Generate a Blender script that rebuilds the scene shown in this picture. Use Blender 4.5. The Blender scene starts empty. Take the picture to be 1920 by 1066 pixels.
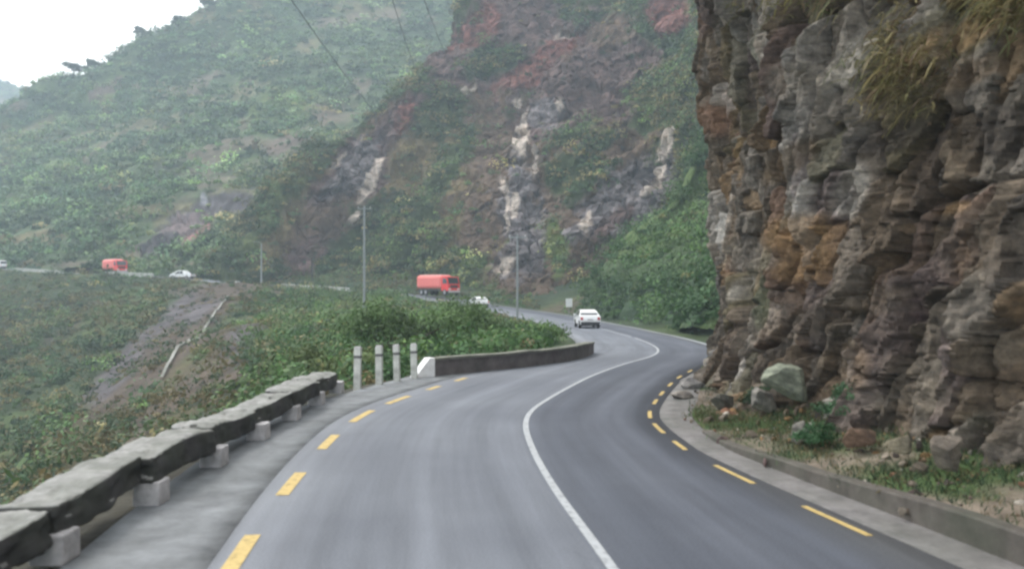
import bpy, bmesh, math, random
import numpy as np
from mathutils import Vector, Matrix

random.seed(7)
RNG = np.random.default_rng(7)
S = bpy.context.scene
COL = S.collection

# ------------------------------------------------------------------ camera
F = 1600.0            # focal length in photo pixels (photo 1920 x 1066)
CAM_H = 2.5
HZ = 540.0            # horizon row in the photo
cam_d = bpy.data.cameras.new('camera')
cam_d.sensor_width = 36.0
cam_d.lens = 36.0 * F / 1920.0
cam_d.shift_y = (HZ - 533.0) / 1920.0
cam_d.clip_start = 0.1
cam_d.clip_end = 9000
cam_d.dof.use_dof = True
cam_d.dof.focus_distance = 45.0
cam_d.dof.aperture_fstop = 1.1
cam = bpy.data.objects.new('camera', cam_d)
cam.location = (0, 0, CAM_H)
cam.rotation_euler = (math.radians(90), 0, 0)
COL.objects.link(cam)
S.camera = cam

# ------------------------------------------------------------------ light
SUN_EL, SUN_AZ = math.radians(58), math.radians(-50)     # azimuth from +Y towards +X
W = bpy.data.worlds.new('World'); S.world = W; W.use_nodes = True
nt = W.node_tree; nt.nodes.clear()
sky = nt.nodes.new('ShaderNodeTexSky'); sky.sky_type = 'NISHITA'; sky.sun_disc = False
sky.sun_elevation = SUN_EL; sky.sun_rotation = SUN_AZ
sky.dust_density = 4.0; sky.air_density = 1.0
hs = nt.nodes.new('ShaderNodeHueSaturation'); hs.inputs['Saturation'].default_value = 0.22
bg = nt.nodes.new('ShaderNodeBackground'); bg.inputs['Strength'].default_value = 0.15
wo = nt.nodes.new('ShaderNodeOutputWorld')
nt.links.new(sky.outputs[0], hs.inputs['Color'])
cn = nt.nodes.new('ShaderNodeTexNoise'); cn.inputs['Scale'].default_value = 2.2; cn.inputs['Detail'].default_value = 5
cr = nt.nodes.new('ShaderNodeMapRange'); cr.inputs[1].default_value = 0.2; cr.inputs[2].default_value = 0.7; cr.inputs[3].default_value = 0.55; cr.inputs[4].default_value = 0.95
nt.links.new(cn.outputs['Fac'], cr.inputs[0])
cm = nt.nodes.new('ShaderNodeMix'); cm.data_type = 'RGBA'; cm.inputs[7].default_value = (6.8, 6.8, 6.75, 1)      # cloud layer
nt.links.new(cr.outputs[0], cm.inputs[0]); nt.links.new(hs.outputs[0], cm.inputs[6]); nt.links.new(cm.outputs[2], bg.inputs['Color'])
nt.links.new(bg.outputs[0], wo.inputs['Surface'])
sd = bpy.data.lights.new('sun', 'SUN'); sd.energy = 0.9; sd.angle = math.radians(14); sd.color = (1, 0.96, 0.9)
sun = bpy.data.objects.new('sun', sd); COL.objects.link(sun)
dirv = Vector((math.sin(SUN_AZ) * math.cos(SUN_EL), math.cos(SUN_AZ) * math.cos(SUN_EL), math.sin(SUN_EL)))
sun.rotation_euler = dirv.to_track_quat('Z', 'Y').to_euler()
S.view_settings.view_transform = 'Standard'; S.view_settings.look = 'None'
S.view_settings.gamma = 1.0; S.view_settings.use_curve_mapping = False
S.view_settings.exposure = 1.2
S.cycles.use_denoising = True
S.cycles.filter_width = 2.6
S.cycles.max_bounces = 6; S.cycles.diffuse_bounces = 3; S.cycles.volume_bounces = 2

# ------------------------------------------------------------------ helpers
def P(px, py, d):
    return np.array([(px - 960.0) / F * d, d, CAM_H - (py - HZ) / F * d])
def proj(p):
    d = np.maximum(p[..., 1], 0.1)
    return 960 + F * p[..., 0] / d, HZ - F * (p[..., 2] - CAM_H) / d

def _hash(ix, iy, iz, k):
    with np.errstate(over='ignore'):
        h = (ix.astype(np.uint32) * np.uint32(374761393) + iy.astype(np.uint32) * np.uint32(668265263)
             + iz.astype(np.uint32) * np.uint32(2147483647) + np.uint32((k * 1274126177) & 0xffffffff))
        h ^= h >> np.uint32(13); h *= np.uint32(1274126177); h ^= h >> np.uint32(16)
        h *= np.uint32(2246822519); h ^= h >> np.uint32(13)
    return h.astype(np.float64) / 4294967295.0
def vnoise(p, k=0):
    i = np.floor(p).astype(np.int64); f = p - i; f = f * f * (3 - 2 * f)
    o = 0
    for dx in (0, 1):
        for dy in (0, 1):
            for dz in (0, 1):
                w = (f[..., 0] if dx else 1 - f[..., 0]) * (f[..., 1] if dy else 1 - f[..., 1]) * (f[..., 2] if dz else 1 - f[..., 2])
                o = o + w * _hash(i[..., 0] + dx, i[..., 1] + dy, i[..., 2] + dz, k)
    return o * 2 - 1
def fbm(p, oct=4, k=0, gain=0.5):
    a, o, t = 1.0, 0, 0
    for n in range(oct):
        o = o + a * vnoise(p * (2.03 ** n) + 17.3 * n, k + n); t += a; a *= gain
    return o / t
def voro(p, k=0):
    """nearest jittered seed: returns (id hash array fn, f1, f2, offset to seed)"""
    i = np.floor(p).astype(np.int64)
    f1 = np.full(p.shape[:-1], 9.0); f2 = f1.copy()
    off = np.zeros_like(p); ids = np.zeros(p.shape, np.int64)
    for dx in (-1, 0, 1):
        for dy in (-1, 0, 1):
            for dz in (-1, 0, 1):
                c = i + np.array([dx, dy, dz])
                s = np.stack([_hash(c[..., 0], c[..., 1], c[..., 2], k + 11 * m + 1) for m in range(3)], -1)
                v = p - (c + s); d = np.sqrt((v * v).sum(-1))
                n = d < f1
                f2 = np.where(n, f1, np.minimum(f2, d)); f1 = np.where(n, d, f1)
                off = np.where(n[..., None], v, off); ids = np.where(n[..., None], c, ids)
    return ids, f1, f2, off
def vorom(p, k=0):
    """voro() with a city-block metric: angular, faceted cells"""
    i = np.floor(p).astype(np.int64); f1 = np.full(p.shape[:-1], 9.0); f2 = f1.copy()
    off = np.zeros_like(p); ids = np.zeros(p.shape, np.int64)
    for dx in (-1, 0, 1):
        for dy in (-1, 0, 1):
            c = i + np.array([dx, dy, 0]); c[..., 2] = 0
            s = np.stack([_hash(c[..., 0], c[..., 1], c[..., 2], k + 11 * m + 1) for m in range(2)] + [0 * f1], -1)
            v = p - (c + s); v[..., 2] = 0; d = np.abs(v[..., 0] + 0.25 * v[..., 1]) + np.abs(v[..., 1] - 0.2 * v[..., 0])
            n = d < f1
            f2 = np.where(n, f1, np.minimum(f2, d)); f1 = np.where(n, d, f1)
            off = np.where(n[..., None], v, off); ids = np.where(n[..., None], c, ids)
    return ids, f1, f2, off
def ss(a, b, x):
    t = np.clip((x - a) / (b - a), 0, 1); return t * t * (3 - 2 * t)

def tag(o, label=None, cat=None, group=None, kind=None):
    if label: o['label'] = label
    if cat: o['category'] = cat
    if group: o['group'] = group
    if kind: o['kind'] = kind
    return o
def empty(name, loc=(0, 0, 0), rz=0.0):
    o = bpy.data.objects.new(name, None); COL.objects.link(o)
    o.location = [float(v) for v in loc]; o.rotation_euler = (0, 0, rz); o.empty_display_size = 0.3
    return o
def link(name, me, mat, parent=None):
    o = bpy.data.objects.new(name, me); COL.objects.link(o)
    if mat is not None and not me.materials: me.materials.append(mat)
    if parent is not None: o.parent = parent
    return o
def copy_tree(o, parent=None):
    c = o.copy(); COL.objects.link(c)
    if parent is not None: c.parent = parent
    for ch in list(o.children): copy_tree(ch, c)
    return c
def raw_mesh(name, V, Q, col=None, smooth=False, uv=None):
    """V (n,3), Q (m,4) quads; col per vertex (n,3) -> attribute 'tint'"""
    me = bpy.data.meshes.new(name)
    V = np.ascontiguousarray(V, np.float32); Q = np.ascontiguousarray(Q, np.int32)
    k = Q.shape[1]
    me.vertices.add(len(V)); me.vertices.foreach_set('co', V.ravel())
    me.loops.add(Q.size); me.loops.foreach_set('vertex_index', Q.ravel())
    me.polygons.add(len(Q)); me.polygons.foreach_set('loop_start', np.arange(0, Q.size, k, dtype=np.int32))
    me.polygons.foreach_set('use_smooth', np.full(len(Q), bool(smooth)))
    if col is not None:
        a = me.attributes.new('tint', 'FLOAT_COLOR', 'POINT')
        c = np.ones((len(V), 4), np.float32); c[:, :3] = col; a.data.foreach_set('color', c.ravel())
    if uv is not None:
        u = me.uv_layers.new(name='UVMap')
        u.data.foreach_set('uv', np.ascontiguousarray(uv[Q.ravel()], np.float32).ravel())
    me.update(calc_edges=True); me.validate()
    return me
def grid_quads(nr, nc, flip=False):
    i = np.arange(nr * nc).reshape(nr, nc)
    q = np.stack([i[:-1, :-1], i[:-1, 1:], i[1:, 1:], i[1:, :-1]], -1).reshape(-1, 4)
    return q[:, ::-1] if flip else q
def grid_mesh(name, G, col=None, flip=False, smooth=True, uv=None):
    nr, nc = G.shape[:2]
    return raw_mesh(name, G.reshape(-1, 3), grid_quads(nr, nc, flip), None if col is None else col.reshape(-1, 3), smooth,
                    None if uv is None else uv.reshape(-1, 2))
def sharp_by_angle(me, a=0.40):
    me.set_sharp_from_angle(angle=a); return me
class MB:
    """collects simple shapes into one mesh"""
    def __init__(s): s.bm = bmesh.new()
    def box(s, c, size, rz=0.0, taper=1.0, bevel=0.0, rx=0.0):
        r = bmesh.ops.create_cube(s.bm, size=1.0)
        for v in r['verts']:
            k = taper if v.co.z > 0 else 1.0
            v.co = Vector((v.co.x * size[0] * k, v.co.y * size[1] * k, v.co.z * size[2]))
        if bevel:
            es = list({e for v in r['verts'] for e in v.link_edges})
            b = bmesh.ops.bevel(s.bm, geom=es, offset=bevel, segments=2, affect='EDGES', profile=0.5)
            vs = list({v for f in b['faces'] for v in f.verts} | {v for v in r['verts'] if v.is_valid})
        else: vs = r['verts']
        M = Matrix.Translation(c) @ Matrix.Rotation(rz, 4, 'Z') @ Matrix.Rotation(rx, 4, 'X')
        bmesh.ops.transform(s.bm, matrix=M, verts=vs)
        return s
    def tube(s, pts, rad, n=10, cap=True):
        pts = [Vector(p) for p in pts]; rs = rad if hasattr(rad, '__len__') else [rad] * len(pts)
        rings = []
        for i, p in enumerate(pts):
            t = (pts[min(i + 1, len(pts) - 1)] - pts[max(i - 1, 0)]).normalized()
            a = Vector((0, 0, 1)) if abs(t.z) < 0.9 else Vector((1, 0, 0))
            x = t.cross(a).normalized(); y = t.cross(x)
            rings.append([s.bm.verts.new(p + (x * math.cos(2 * math.pi * j / n) + y * math.sin(2 * math.pi * j / n)) * rs[i]) for j in range(n)])
        for a, b in zip(rings, rings[1:]):
            for j in range(n): s.bm.faces.new((a[j], a[(j + 1) % n], b[(j + 1) % n], b[j]))
        if cap:
            s.bm.faces.new(rings[0]); s.bm.faces.new(rings[-1])
        return s
    def poly(s, pts):
        s.bm.faces.new([s.bm.verts.new(Vector(p)) for p in pts]); return s
    def build(s, name, mat, parent=None, smooth=False):
        bmesh.ops.recalc_face_normals(s.bm, faces=s.bm.faces[:])
        me = bpy.data.meshes.new(name); s.bm.to_mesh(me); s.bm.free()
        if smooth:
            for p in me.polygons: p.use_smooth = True
        return link(name, me, mat, parent)

# ------------------------------------------------------------------ materials
def new_mat(name):
    m = bpy.data.materials.new(name); m.use_nodes = True
    b = m.node_tree.nodes['Principled BSDF']; b.inputs['Specular IOR Level'].default_value = 0.25
    return m, m.node_tree, b
def nd(t, typ, **kw):
    n = t.nodes.new(typ)
    for k, v in kw.items():
        if k in n.inputs: n.inputs[k].default_value = v
        else: setattr(n, k, v)
    return n
def noise_tex(t, scale, detail=5, rough=0.6, vec=None, dist=0.0):
    n = nd(t, 'ShaderNodeTexNoise', Scale=scale, Detail=detail, Roughness=rough, Distortion=dist)
    if vec is not None: t.links.new(vec, n.inputs['Vector'])
    return n
def ramp(t, fac, stops):
    r = t.nodes.new('ShaderNodeValToRGB'); e = r.color_ramp.elements
    while len(e) < len(stops): e.new(0.5)
    for x, (p, c) in zip(e, stops): x.position = p; x.color = (*c, 1) if len(c) == 3 else c
    t.links.new(fac, r.inputs[0]); return r
def mixc(t, fac, a, b, mode='MIX'):
    m = nd(t, 'ShaderNodeMix', data_type='RGBA', blend_type=mode)
    for sock, v in ((m.inputs[0], fac), (m.inputs[6], a), (m.inputs[7], b)):
        if hasattr(v, 'links') or isinstance(v, bpy.types.NodeSocket): t.links.new(v, sock)
        elif isinstance(v, (int, float)): sock.default_value = v
        else: sock.default_value = (*v, 1)
    return m.outputs[2]
def bump(t, b, h, strength=0.4, dist=0.05):
    n = nd(t, 'ShaderNodeBump', Strength=strength, Distance=dist)
    t.links.new(h, n.inputs['Height']); t.links.new(n.outputs[0], b.inputs['Normal'])
def objc(t): return t.nodes.new('ShaderNodeTexCoord').outputs['Object']

def tint_mat(name, scale, amount=0.5, rough=0.9, bump_s=0.0, bump_d=0.1, fine=None):
    m, t, b = new_mat(name); b.inputs['Roughness'].default_value = rough
    a = nd(t, 'ShaderNodeAttribute', attribute_name='tint')
    c = objc(t)
    n = noise_tex(t, scale, 6, 0.65, c)
    r = ramp(t, n.outputs['Fac'], [(0.25, (1 - amount,) * 3), (0.75, (1 + amount,) * 3)])
    r.color_ramp.elements[1].color = (1 + amount, 1 + amount * 0.97, 1 + amount * 0.9, 1)
    out = mixc(t, 1.0, a.outputs['Color'], r.outputs[0], 'MULTIPLY')
    if fine:
        n2 = noise_tex(t, fine, 3, 0.7, c)
        r2 = ramp(t, n2.outputs['Fac'], [(0.3, (0.7, 0.7, 0.7)), (0.7, (1.3, 1.3, 1.3))])
        out = mixc(t, 1.0, out, r2.outputs[0], 'MULTIPLY')
    t.links.new(out, b.inputs['Base Color'])
    if bump_s: bump(t, b, n.outputs['Fac'], bump_s, bump_d)
    return m
def leaf_mat(name):
    m, t, b = new_mat(name); b.inputs['Roughness'].default_value = 0.65
    a = nd(t, 'ShaderNodeAttribute', attribute_name='tint')
    n = noise_tex(t, 0.9, 3, 0.6, objc(t))
    r = ramp(t, n.outputs['Fac'], [(0.3, (0.8, 0.8, 0.8)), (0.7, (1.2, 1.2, 1.2))])
    c = mixc(t, 1.0, a.outputs['Color'], r.outputs[0], 'MULTIPLY')
    t.links.new(c, b.inputs['Base Color'])
    tr = nd(t, 'ShaderNodeBsdfTranslucent'); t.links.new(c, tr.inputs['Color'])
    mx = nd(t, 'ShaderNodeMixShader'); mx.inputs[0].default_value = 0.25
    t.links.new(b.outputs[0], mx.inputs[1]); t.links.new(tr.outputs[0], mx.inputs[2])
    t.links.new(mx.outputs[0], t.nodes['Material Output'].inputs['Surface'])
    return m
def plain(name, c, rough=0.6, metal=0.0, var=0.15, scale=6.0, coat=0.0):
    m, t, b = new_mat(name); b.inputs['Roughness'].default_value = rough; b.inputs['Metallic'].default_value = metal
    n = noise_tex(t, scale, 5, 0.6, objc(t))
    r = ramp(t, n.outputs['Fac'], [(0.3, tuple(x * (1 - var) for x in c)), (0.7, tuple(min(1, x * (1 + var)) for x in c))])
    t.links.new(r.outputs[0], b.inputs['Base Color']); b.inputs['Coat Weight'].default_value = coat
    return m
LEAF = leaf_mat('leaves')
GROUND = tint_mat('hill_ground', 0.35, 0.5, 0.95, 0.8, 0.5, 3.0)
def rock_mat():
    m, t, b = new_mat('cliff_rock'); b.inputs['Roughness'].default_value = 0.9
    a = nd(t, 'ShaderNodeAttribute', attribute_name='tint'); c = objc(t)
    mp = nd(t, 'ShaderNodeMapping'); mp.inputs['Rotation'].default_value = (math.radians(-40), 0, 0); mp.inputs['Scale'].default_value = (1.5, 0.5, 3.2); t.links.new(c, mp.inputs[0])
    st = noise_tex(t, 1.6, 8, 0.7, mp.outputs[0], 0.4); fi = noise_tex(t, 9.0, 8, 0.75, c); n1 = noise_tex(t, 1.8, 6, 0.65, c)
    o = a.outputs['Color']
    for n, lo, hi in ((st, 0.45, 1.6), (fi, 0.6, 1.45), (n1, 0.65, 1.4)):
        r = ramp(t, n.outputs['Fac'], [(0.3, (lo, lo, lo)), (0.7, (hi, hi * 0.98, hi * 0.94))]); o = mixc(t, 1.0, o, r.outputs[0], 'MULTIPLY')
    t.links.new(o, b.inputs['Base Color'])
    h = nd(t, 'ShaderNodeMath', operation='ADD'); t.links.new(fi.outputs['Fac'], h.inputs[0]); t.links.new(st.outputs['Fac'], h.inputs[1])
    bump(t, b, h.outputs[0], 0.8, 0.06)
    return m
ROCKM = rock_mat()
WHITE_PAINT = plain('white_paint_concrete', (0.47, 0.455, 0.46), 0.8, var=0.3, scale=7)
BARK = plain('bark', (0.10, 0.08, 0.06), 0.9)
GALV = plain('galvanised_metal', (0.24, 0.26, 0.265), 0.6, 0.2)
DARKPOLE = plain('dark_timber', (0.06, 0.055, 0.05), 0.9)
RUBBER = plain('tyre_rubber', (0.02, 0.02, 0.02), 0.85)
GLASS = plain('dark_glass', (0.03, 0.035, 0.04), 0.1, coat=0.6)
STEEL = plain('steel_rim', (0.4, 0.4, 0.42), 0.4, 0.7)
CARWHITE = plain('white_car_paint', (0.8, 0.81, 0.82), 0.3, var=0.03, coat=0.6)
RED = plain('red_truck_paint', (0.74, 0.05, 0.05), 0.35, var=0.08, coat=0.4)
PINK = plain('lit_red_box_paint', (0.76, 0.20, 0.18), 0.5, var=0.1)  # paler than the cab red: light on the cargo side put into it
TAIL = plain('tail_light_lens', (0.4, 0.02, 0.02), 0.3, coat=0.5)
LAMP = plain('headlight_lens', (0.8, 0.8, 0.78), 0.15, coat=0.8)
BLACKP = plain('black_plastic', (0.03, 0.03, 0.032), 0.6)

def concrete(name, base, moss=0.5, scale=3.0):
    m, t, b = new_mat(name); b.inputs['Roughness'].default_value = 0.92
    c = objc(t)
    n = noise_tex(t, scale, 7, 0.7, c); n2 = noise_tex(t, scale * 0.35, 4, 0.6, c)
    r = ramp(t, n.outputs['Fac'], [(0.3, tuple(x * 0.6 for x in base)), (0.72, tuple(min(1, x * 1.35) for x in base))])
    g = ramp(t, n2.outputs['Fac'], [(0.42, (0, 0, 0)), (0.62, (moss,) * 3)])
    out = mixc(t, g.outputs[0], r.outputs[0], (0.055, 0.065, 0.045))
    t.links.new(out, b.inputs['Base Color']); bump(t, b, n.outputs['Fac'], 0.5, 0.03)
    return m
WALLM = concrete('dark_beam_concrete', (0.062, 0.060, 0.060), 0.5)
TOPM = concrete('pale_beam_top', (0.28, 0.28, 0.27), 0.45, 5.0)
SHOULDER = concrete('pale_shoulder', (0.185, 0.195, 0.205), 0.12, 1.6)
GUTTER = concrete('gutter_concrete', (0.175, 0.167, 0.164), 0.3, 2.6)
PALEWALL = concrete('pale_parapet', (0.5, 0.5, 0.48), 0.15)

def asphalt():
    m, t, b = new_mat('asphalt'); b.inputs['Roughness'].default_value = 0.8
    uv = t.nodes.new('ShaderNodeTexCoord').outputs['UV']; c = objc(t)
    sx = t.nodes.new('ShaderNodeSeparateXYZ'); t.links.new(uv, sx.inputs[0])
    mp = nd(t, 'ShaderNodeMapping'); mp.inputs['Scale'].default_value = (1.6, 0.06, 1); t.links.new(uv, mp.inputs[0])
    st = noise_tex(t, 1.6, 5, 0.6, mp.outputs[0])
    big = noise_tex(t, 0.25, 4, 0.6, c); fine = noise_tex(t, 45, 3, 0.7, c)
    # u: lateral metres; right lane has newer, darker tarmac
    tintv = (1.0, 1.0, 1.015)
    lane = ramp(t, nd_map(t, sx.outputs['X'], -4, 4), [(0.0, (0.18, 0.19, 0.204)), (0.11, (0.158, 0.169, 0.189)), (0.20, (0.130, 0.141, 0.161)), (0.30, (0.150, 0.162, 0.184)), (0.40, (0.128, 0.139, 0.160)), (0.485, (0.146, 0.158, 0.181)), (0.512, (0.090, 0.099, 0.120)), (0.58, (0.075, 0.083, 0.102)), (0.68, (0.096, 0.105, 0.127)), (0.78, (0.080, 0.088, 0.107)), (0.86, (0.125, 0.13, 0.138))])
    sr = ramp(t, st.outputs['Fac'], [(0.3, (0.78, 0.78, 0.78)), (0.7, (1.18, 1.18, 1.18))])
    br = ramp(t, big.outputs['Fac'], [(0.3, (0.85, 0.85, 0.86)), (0.7, (1.14, 1.14, 1.12))])
    fr = ramp(t, fine.outputs['Fac'], [(0.3, (0.75, 0.75, 0.75)), (0.7, (1.25, 1.25, 1.25))])
    o = mixc(t, 1.0, mixc(t, 1.0, lane.outputs[0], tintv, 'MULTIPLY'), sr.outputs[0], 'MULTIPLY'); o = mixc(t, 1.0, o, br.outputs[0], 'MULTIPLY'); o = mixc(t, 1.0, o, fr.outputs[0], 'MULTIPLY')
    cv = nd(t, 'ShaderNodeTexVoronoi', feature='DISTANCE_TO_EDGE', Scale=0.55); wn = noise_tex(t, 1.2, 4, 0.6, c)
    vm = nd(t, 'ShaderNodeVectorMath', operation='MULTIPLY_ADD'); vm.inputs[1].default_value = (0.7, 0.7, 0.7)
    t.links.new(wn.outputs['Color'], vm.inputs[0]); t.links.new(c, vm.inputs[2]); t.links.new(vm.outputs[0], cv.inputs['Vector'])
    kr = ramp(t, cv.outputs['Distance'], [(0.0, (0.45, 0.45, 0.45)), (0.012, (1, 1, 1))])
    mk = noise_tex(t, 0.18, 3, 0.5, c); mr = ramp(t, mk.outputs['Fac'], [(0.6, (0, 0, 0)), (0.7, (0.8, 0.8, 0.8))])
    o2 = mixc(t, 1.0, o, kr.outputs[0], 'MULTIPLY'); o = mixc(t, mr.outputs[0], o, o2)
    t.links.new(o, b.inputs['Base Color']); bump(t, b, fine.outputs['Fac'], 0.3, 0.008)
    return m
def nd_map(t, sock, a, b):
    n = t.nodes.new('ShaderNodeMapRange'); n.inputs[1].default_value = a; n.inputs[2].default_value = b
    t.links.new(sock, n.inputs[0]); return n.outputs[0]
ASPHALT = asphalt()
def paint(name, c):
    m, t, b = new_mat(name); b.inputs['Roughness'].default_value = 0.7
    n = noise_tex(t, 9, 6, 0.7, objc(t))
    r = ramp(t, n.outputs['Fac'], [(0.3, tuple(x * 0.35 for x in c)), (0.48, tuple(x * 0.85 for x in c)), (0.75, c)])
    t.links.new(r.outputs[0], b.inputs['Base Color']); return m
LINEW = paint('white_line_paint', (0.42, 0.44, 0.46)); LINEY = paint('yellow_line_paint', (0.56, 0.42, 0.17))

# ------------------------------------------------------------------ road
def catmull(pts, n):
    pts = np.asarray(pts, float); m = len(pts)
    u = np.linspace(0, m - 1, n); i = np.clip(u.astype(int), 0, m - 2); f = (u - i)[:, None]
    if pts.ndim > 2: f = f.reshape((-1,) + (1,) * (pts.ndim - 1))
    p0, p1, p2, p3 = pts[np.maximum(i - 1, 0)], pts[i], pts[i + 1], pts[np.minimum(i + 2, m - 1)]
    p0 = np.where((i == 0).reshape(f.shape), 2 * p1 - p2, p0); p3 = np.where((i == m - 2).reshape(f.shape), 2 * p2 - p1, p3)
    return 0.5 * (2 * p1 + (p2 - p0) * f + (2 * p0 - 5 * p1 + 4 * p2 - p3) * f ** 2 + (3 * p1 - p0 - 3 * p2 + p3) * f ** 3)
RC = [(3.2, -14, 0), (2.5, -8, 0), (1.75, 0, 0), (1.3, 4, 0), (0.9, 7.6, 0), (0.53, 10.7, 0), (0.32, 13.3, 0), (0.25, 15.6, 0), (0.40, 17.4, 0), (0.85, 19.4, 0),
      (1.65, 22.3, 0), (2.5, 25, 0), (3.75, 28.5, -0.03), (5.4, 33, -0.12), (6.5, 38, -0.24), (7.1, 44, -0.36), (7.5, 53, -0.54), (7.5, 62, -0.7), (7.2, 71, -0.78),
      (6.6, 80, -0.85), (5.7, 90, -0.85), (3.6, 101, -0.7), (0.4, 111, -0.45), (-4.2, 121, 0.0), (-10.5, 131.5, 0.8), (-18, 141, 1.4), (-28, 150, 2.0), (-38, 158.5, 2.5), (-52, 167, 3.2),
      (-66, 174, 4.5), (-84, 184, 5.3), (-103, 194, 6.1), (-122, 204, 7.2), (-150, 219, 8.6), (-190, 240, 10.5)]
RD = catmull(RC, 1600)
_seg = np.linalg.norm(np.diff(RD[:, :2], axis=0), axis=1); RS = np.concatenate([[0], np.cumsum(_seg)])
RD = np.stack([np.interp(np.arange(0, RS[-1], 0.4), RS, RD[:, k]) for k in range(3)], 1); RS = np.arange(len(RD)) * 0.4
RT = np.gradient(RD, axis=0); RT[:, 2] = 0; RT /= np.linalg.norm(RT, axis=1)[:, None]
RN = np.stack([RT[:, 1], -RT[:, 0], 0 * RT[:, 0]], 1)         # to the right
S0 = RS[np.argmin(np.abs(RD[:400, 1]))]                        # arc length abreast of the camera
def rp(s, lat, dz=0.0):
    s = np.asarray(s, float)
    p = np.stack([np.interp(s, RS, RD[:, k]) for k in range(3)], -1)
    n = np.stack([np.interp(s, RS, RN[:, k]) for k in range(3)], -1)
    p = p + n * np.asarray(lat)[..., None] if np.ndim(lat) else p + n * lat
    p[..., 2] += dz; return p
def sy(y):   # arc length at forward distance y (near part of road only)
    k = np.argmax(RD[:, 1] >= y); return RS[k]
def lat_r(s): return np.interp(s - S0, [0, 7, 9, 13, 25, 40, 60], [3.05, 2.95, 2.75, 2.35, 2.4, 2.7, 2.9])
def strip(name, s0, s1, la, lb, dz, mat, n=None, m=2):
    s = np.linspace(s0, s1, n or max(2, int((s1 - s0) / 0.5) + 1))
    A = la(s) if callable(la) else np.full(len(s), float(la)); B = lb(s) if callable(lb) else np.full(len(s), float(lb))
    L = A[:, None] + (B - A)[:, None] * np.linspace(0, 1, m)[None]
    L = np.concatenate([L[:, :1], L, L[:, -1:]], 1); m += 2
    G = rp(np.repeat(s[:, None], m, 1), L, dz); G[:, 0, 2] -= 0.9; G[:, -1, 2] -= 0.25
    uv = np.stack([L, np.repeat(s[:, None], m, 1)], -1)
    return link(name, grid_mesh(name, G, uv=uv), mat)
SE = RS[-1]
tag(strip('road', 0, SE, -3.75, lambda s: lat_r(s) + 0.22, 0.0, ASPHALT, m=9), 'grey two-lane asphalt road bending right then left', 'road', kind='structure')
def marks(name, spans, la, lb, mat, label):
    Vs, Qs, n0 = [], [], 0
    for a, b in spans:
        s = np.linspace(a, b, max(2, int((b - a) / 0.3) + 1))
        A = la(s) if callable(la) else np.full(len(s), la); B = lb(s) if callable(lb) else np.full(len(s), lb)
        G = np.stack([rp(s, A, 0.006), rp(s, B, 0.006)], 1)
        Vs.append(G.reshape(-1, 3)); Qs.append(grid_quads(len(s), 2) + n0); n0 += 2 * len(s)
    return tag(link(name, raw_mesh(name, np.concatenate(Vs), np.concatenate(Qs)), mat), label, 'road marking', kind='structure')
marks('centre_line', [(0, sy(52)), (sy(53.5), sy(88))], -0.05, 0.05, LINEW, 'solid white centre line curving along the road')
def s_off(y, lat):
    q = rp(RS[:600], lat)[:, 1]; return RS[np.argmax(q >= y)]
LSP = [(s_off(a, -3.2), s_off(b, -3.2)) for a, b in ((1.4, 2.9), (4.3, 5.8), (7.15, 8.6), (9.95, 11.45), (12.9, 14.4), (15.6, 17.1), (18.3, 19.7), (20.6, 21.7), (22.6, 23.4))]
marks('left_edge_line', LSP, lambda s: np.interp(s - S0, [6, 9, 12, 17], [-3.50, -3.46, -3.38, -3.31]), lambda s: np.interp(s - S0, [6, 9, 12, 17], [-3.34, -3.30, -3.22, -3.16]), LINEY, 'yellow dashes along the left shoulder of the road')
RSP = [(s_off(a, 2.6), s_off(b, 2.6)) for a, b in ((3.2, 4.6), (5.7, 6.9), (8.2, 9.45), (10.7, 11.75), (12.85, 13.75), (14.7, 15.5), (16.3, 17.1), (18.0, 18.8), (19.8, 20.5), (21.5, 22.2), (23.3, 24.0), (25.2, 25.9))]
marks('right_edge_line', RSP, lambda s: lat_r(s) - 0.035, lambda s: lat_r(s) + 0.045, LINEY, 'yellow dashes along the cliff side of the road')
marks('far_edge_line', [(sy(41), sy(110))], lambda s: lat_r(s) - 0.02, lambda s: lat_r(s) + 0.16, LINEW, 'pale edge line along the outside of the far bend')
tag(strip('shoulder', 0, sy(33), -4.9, -3.6, 0.004, SHOULDER, m=5), 'pale worn concrete shoulder between parapet and asphalt', 'shoulder', kind='structure')
tag(strip('gutter', 0, sy(27.5), lambda s: lat_r(s) + 0.2, lambda s: lat_r(s) + 0.2 + np.interp(s - S0, [0, 9, 14, 20, 27], [0.75, 0.72, 0.7, 0.9, 0.5]), 0.008, GUTTER, m=4),
    'pale concrete gutter strip beside the cliff-side road edge', 'gutter', kind='structure')

# ------------------------------------------------------------------ terrain: bowl, knoll and valley
ctl = []
def C(px, py, d, dz=0.0):
    p = P(px, py, d); p[2] += dz; ctl.append(p)
for a in [(0, 900, 60), (0, 800, 85), (0, 700, 115), (0, 600, 155), (0, 545, 185), (-300, 800, 85), (-300, 650, 130), (-300, 540, 200), (150, 900, 45), (150, 750, 85), (150, 650, 120), (150, 570, 160),
          (300, 800, 45), (300, 715, 75), (300, 620, 115), (300, 550, 150), (430, 720, 50), (430, 620, 85), (430, 560, 130), (430, 535, 158), (480, 533, 157), (390, 600, 112), (350, 640, 100)]: C(*a)
for a in [(560, 680, 40), (560, 600, 70), (560, 560, 120), (700, 640, 35), (700, 600, 52), (800, 600, 52), (800, 575, 92), (900, 610, 62), (1000, 622, 48), (650, 570, 105), (930, 592, 90), (760, 560, 120)]: C(*a, dz=-1.3)
for y in (-15, -5, 5, 12, 20):
    for x, z in ((-4.9, -0.15), (-6, -1.3), (-8.5, -4.2), (-14, -9), (-24, -14)): ctl.append(np.array([x - 0.02 * y * (x < -5), y, z]))
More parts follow.
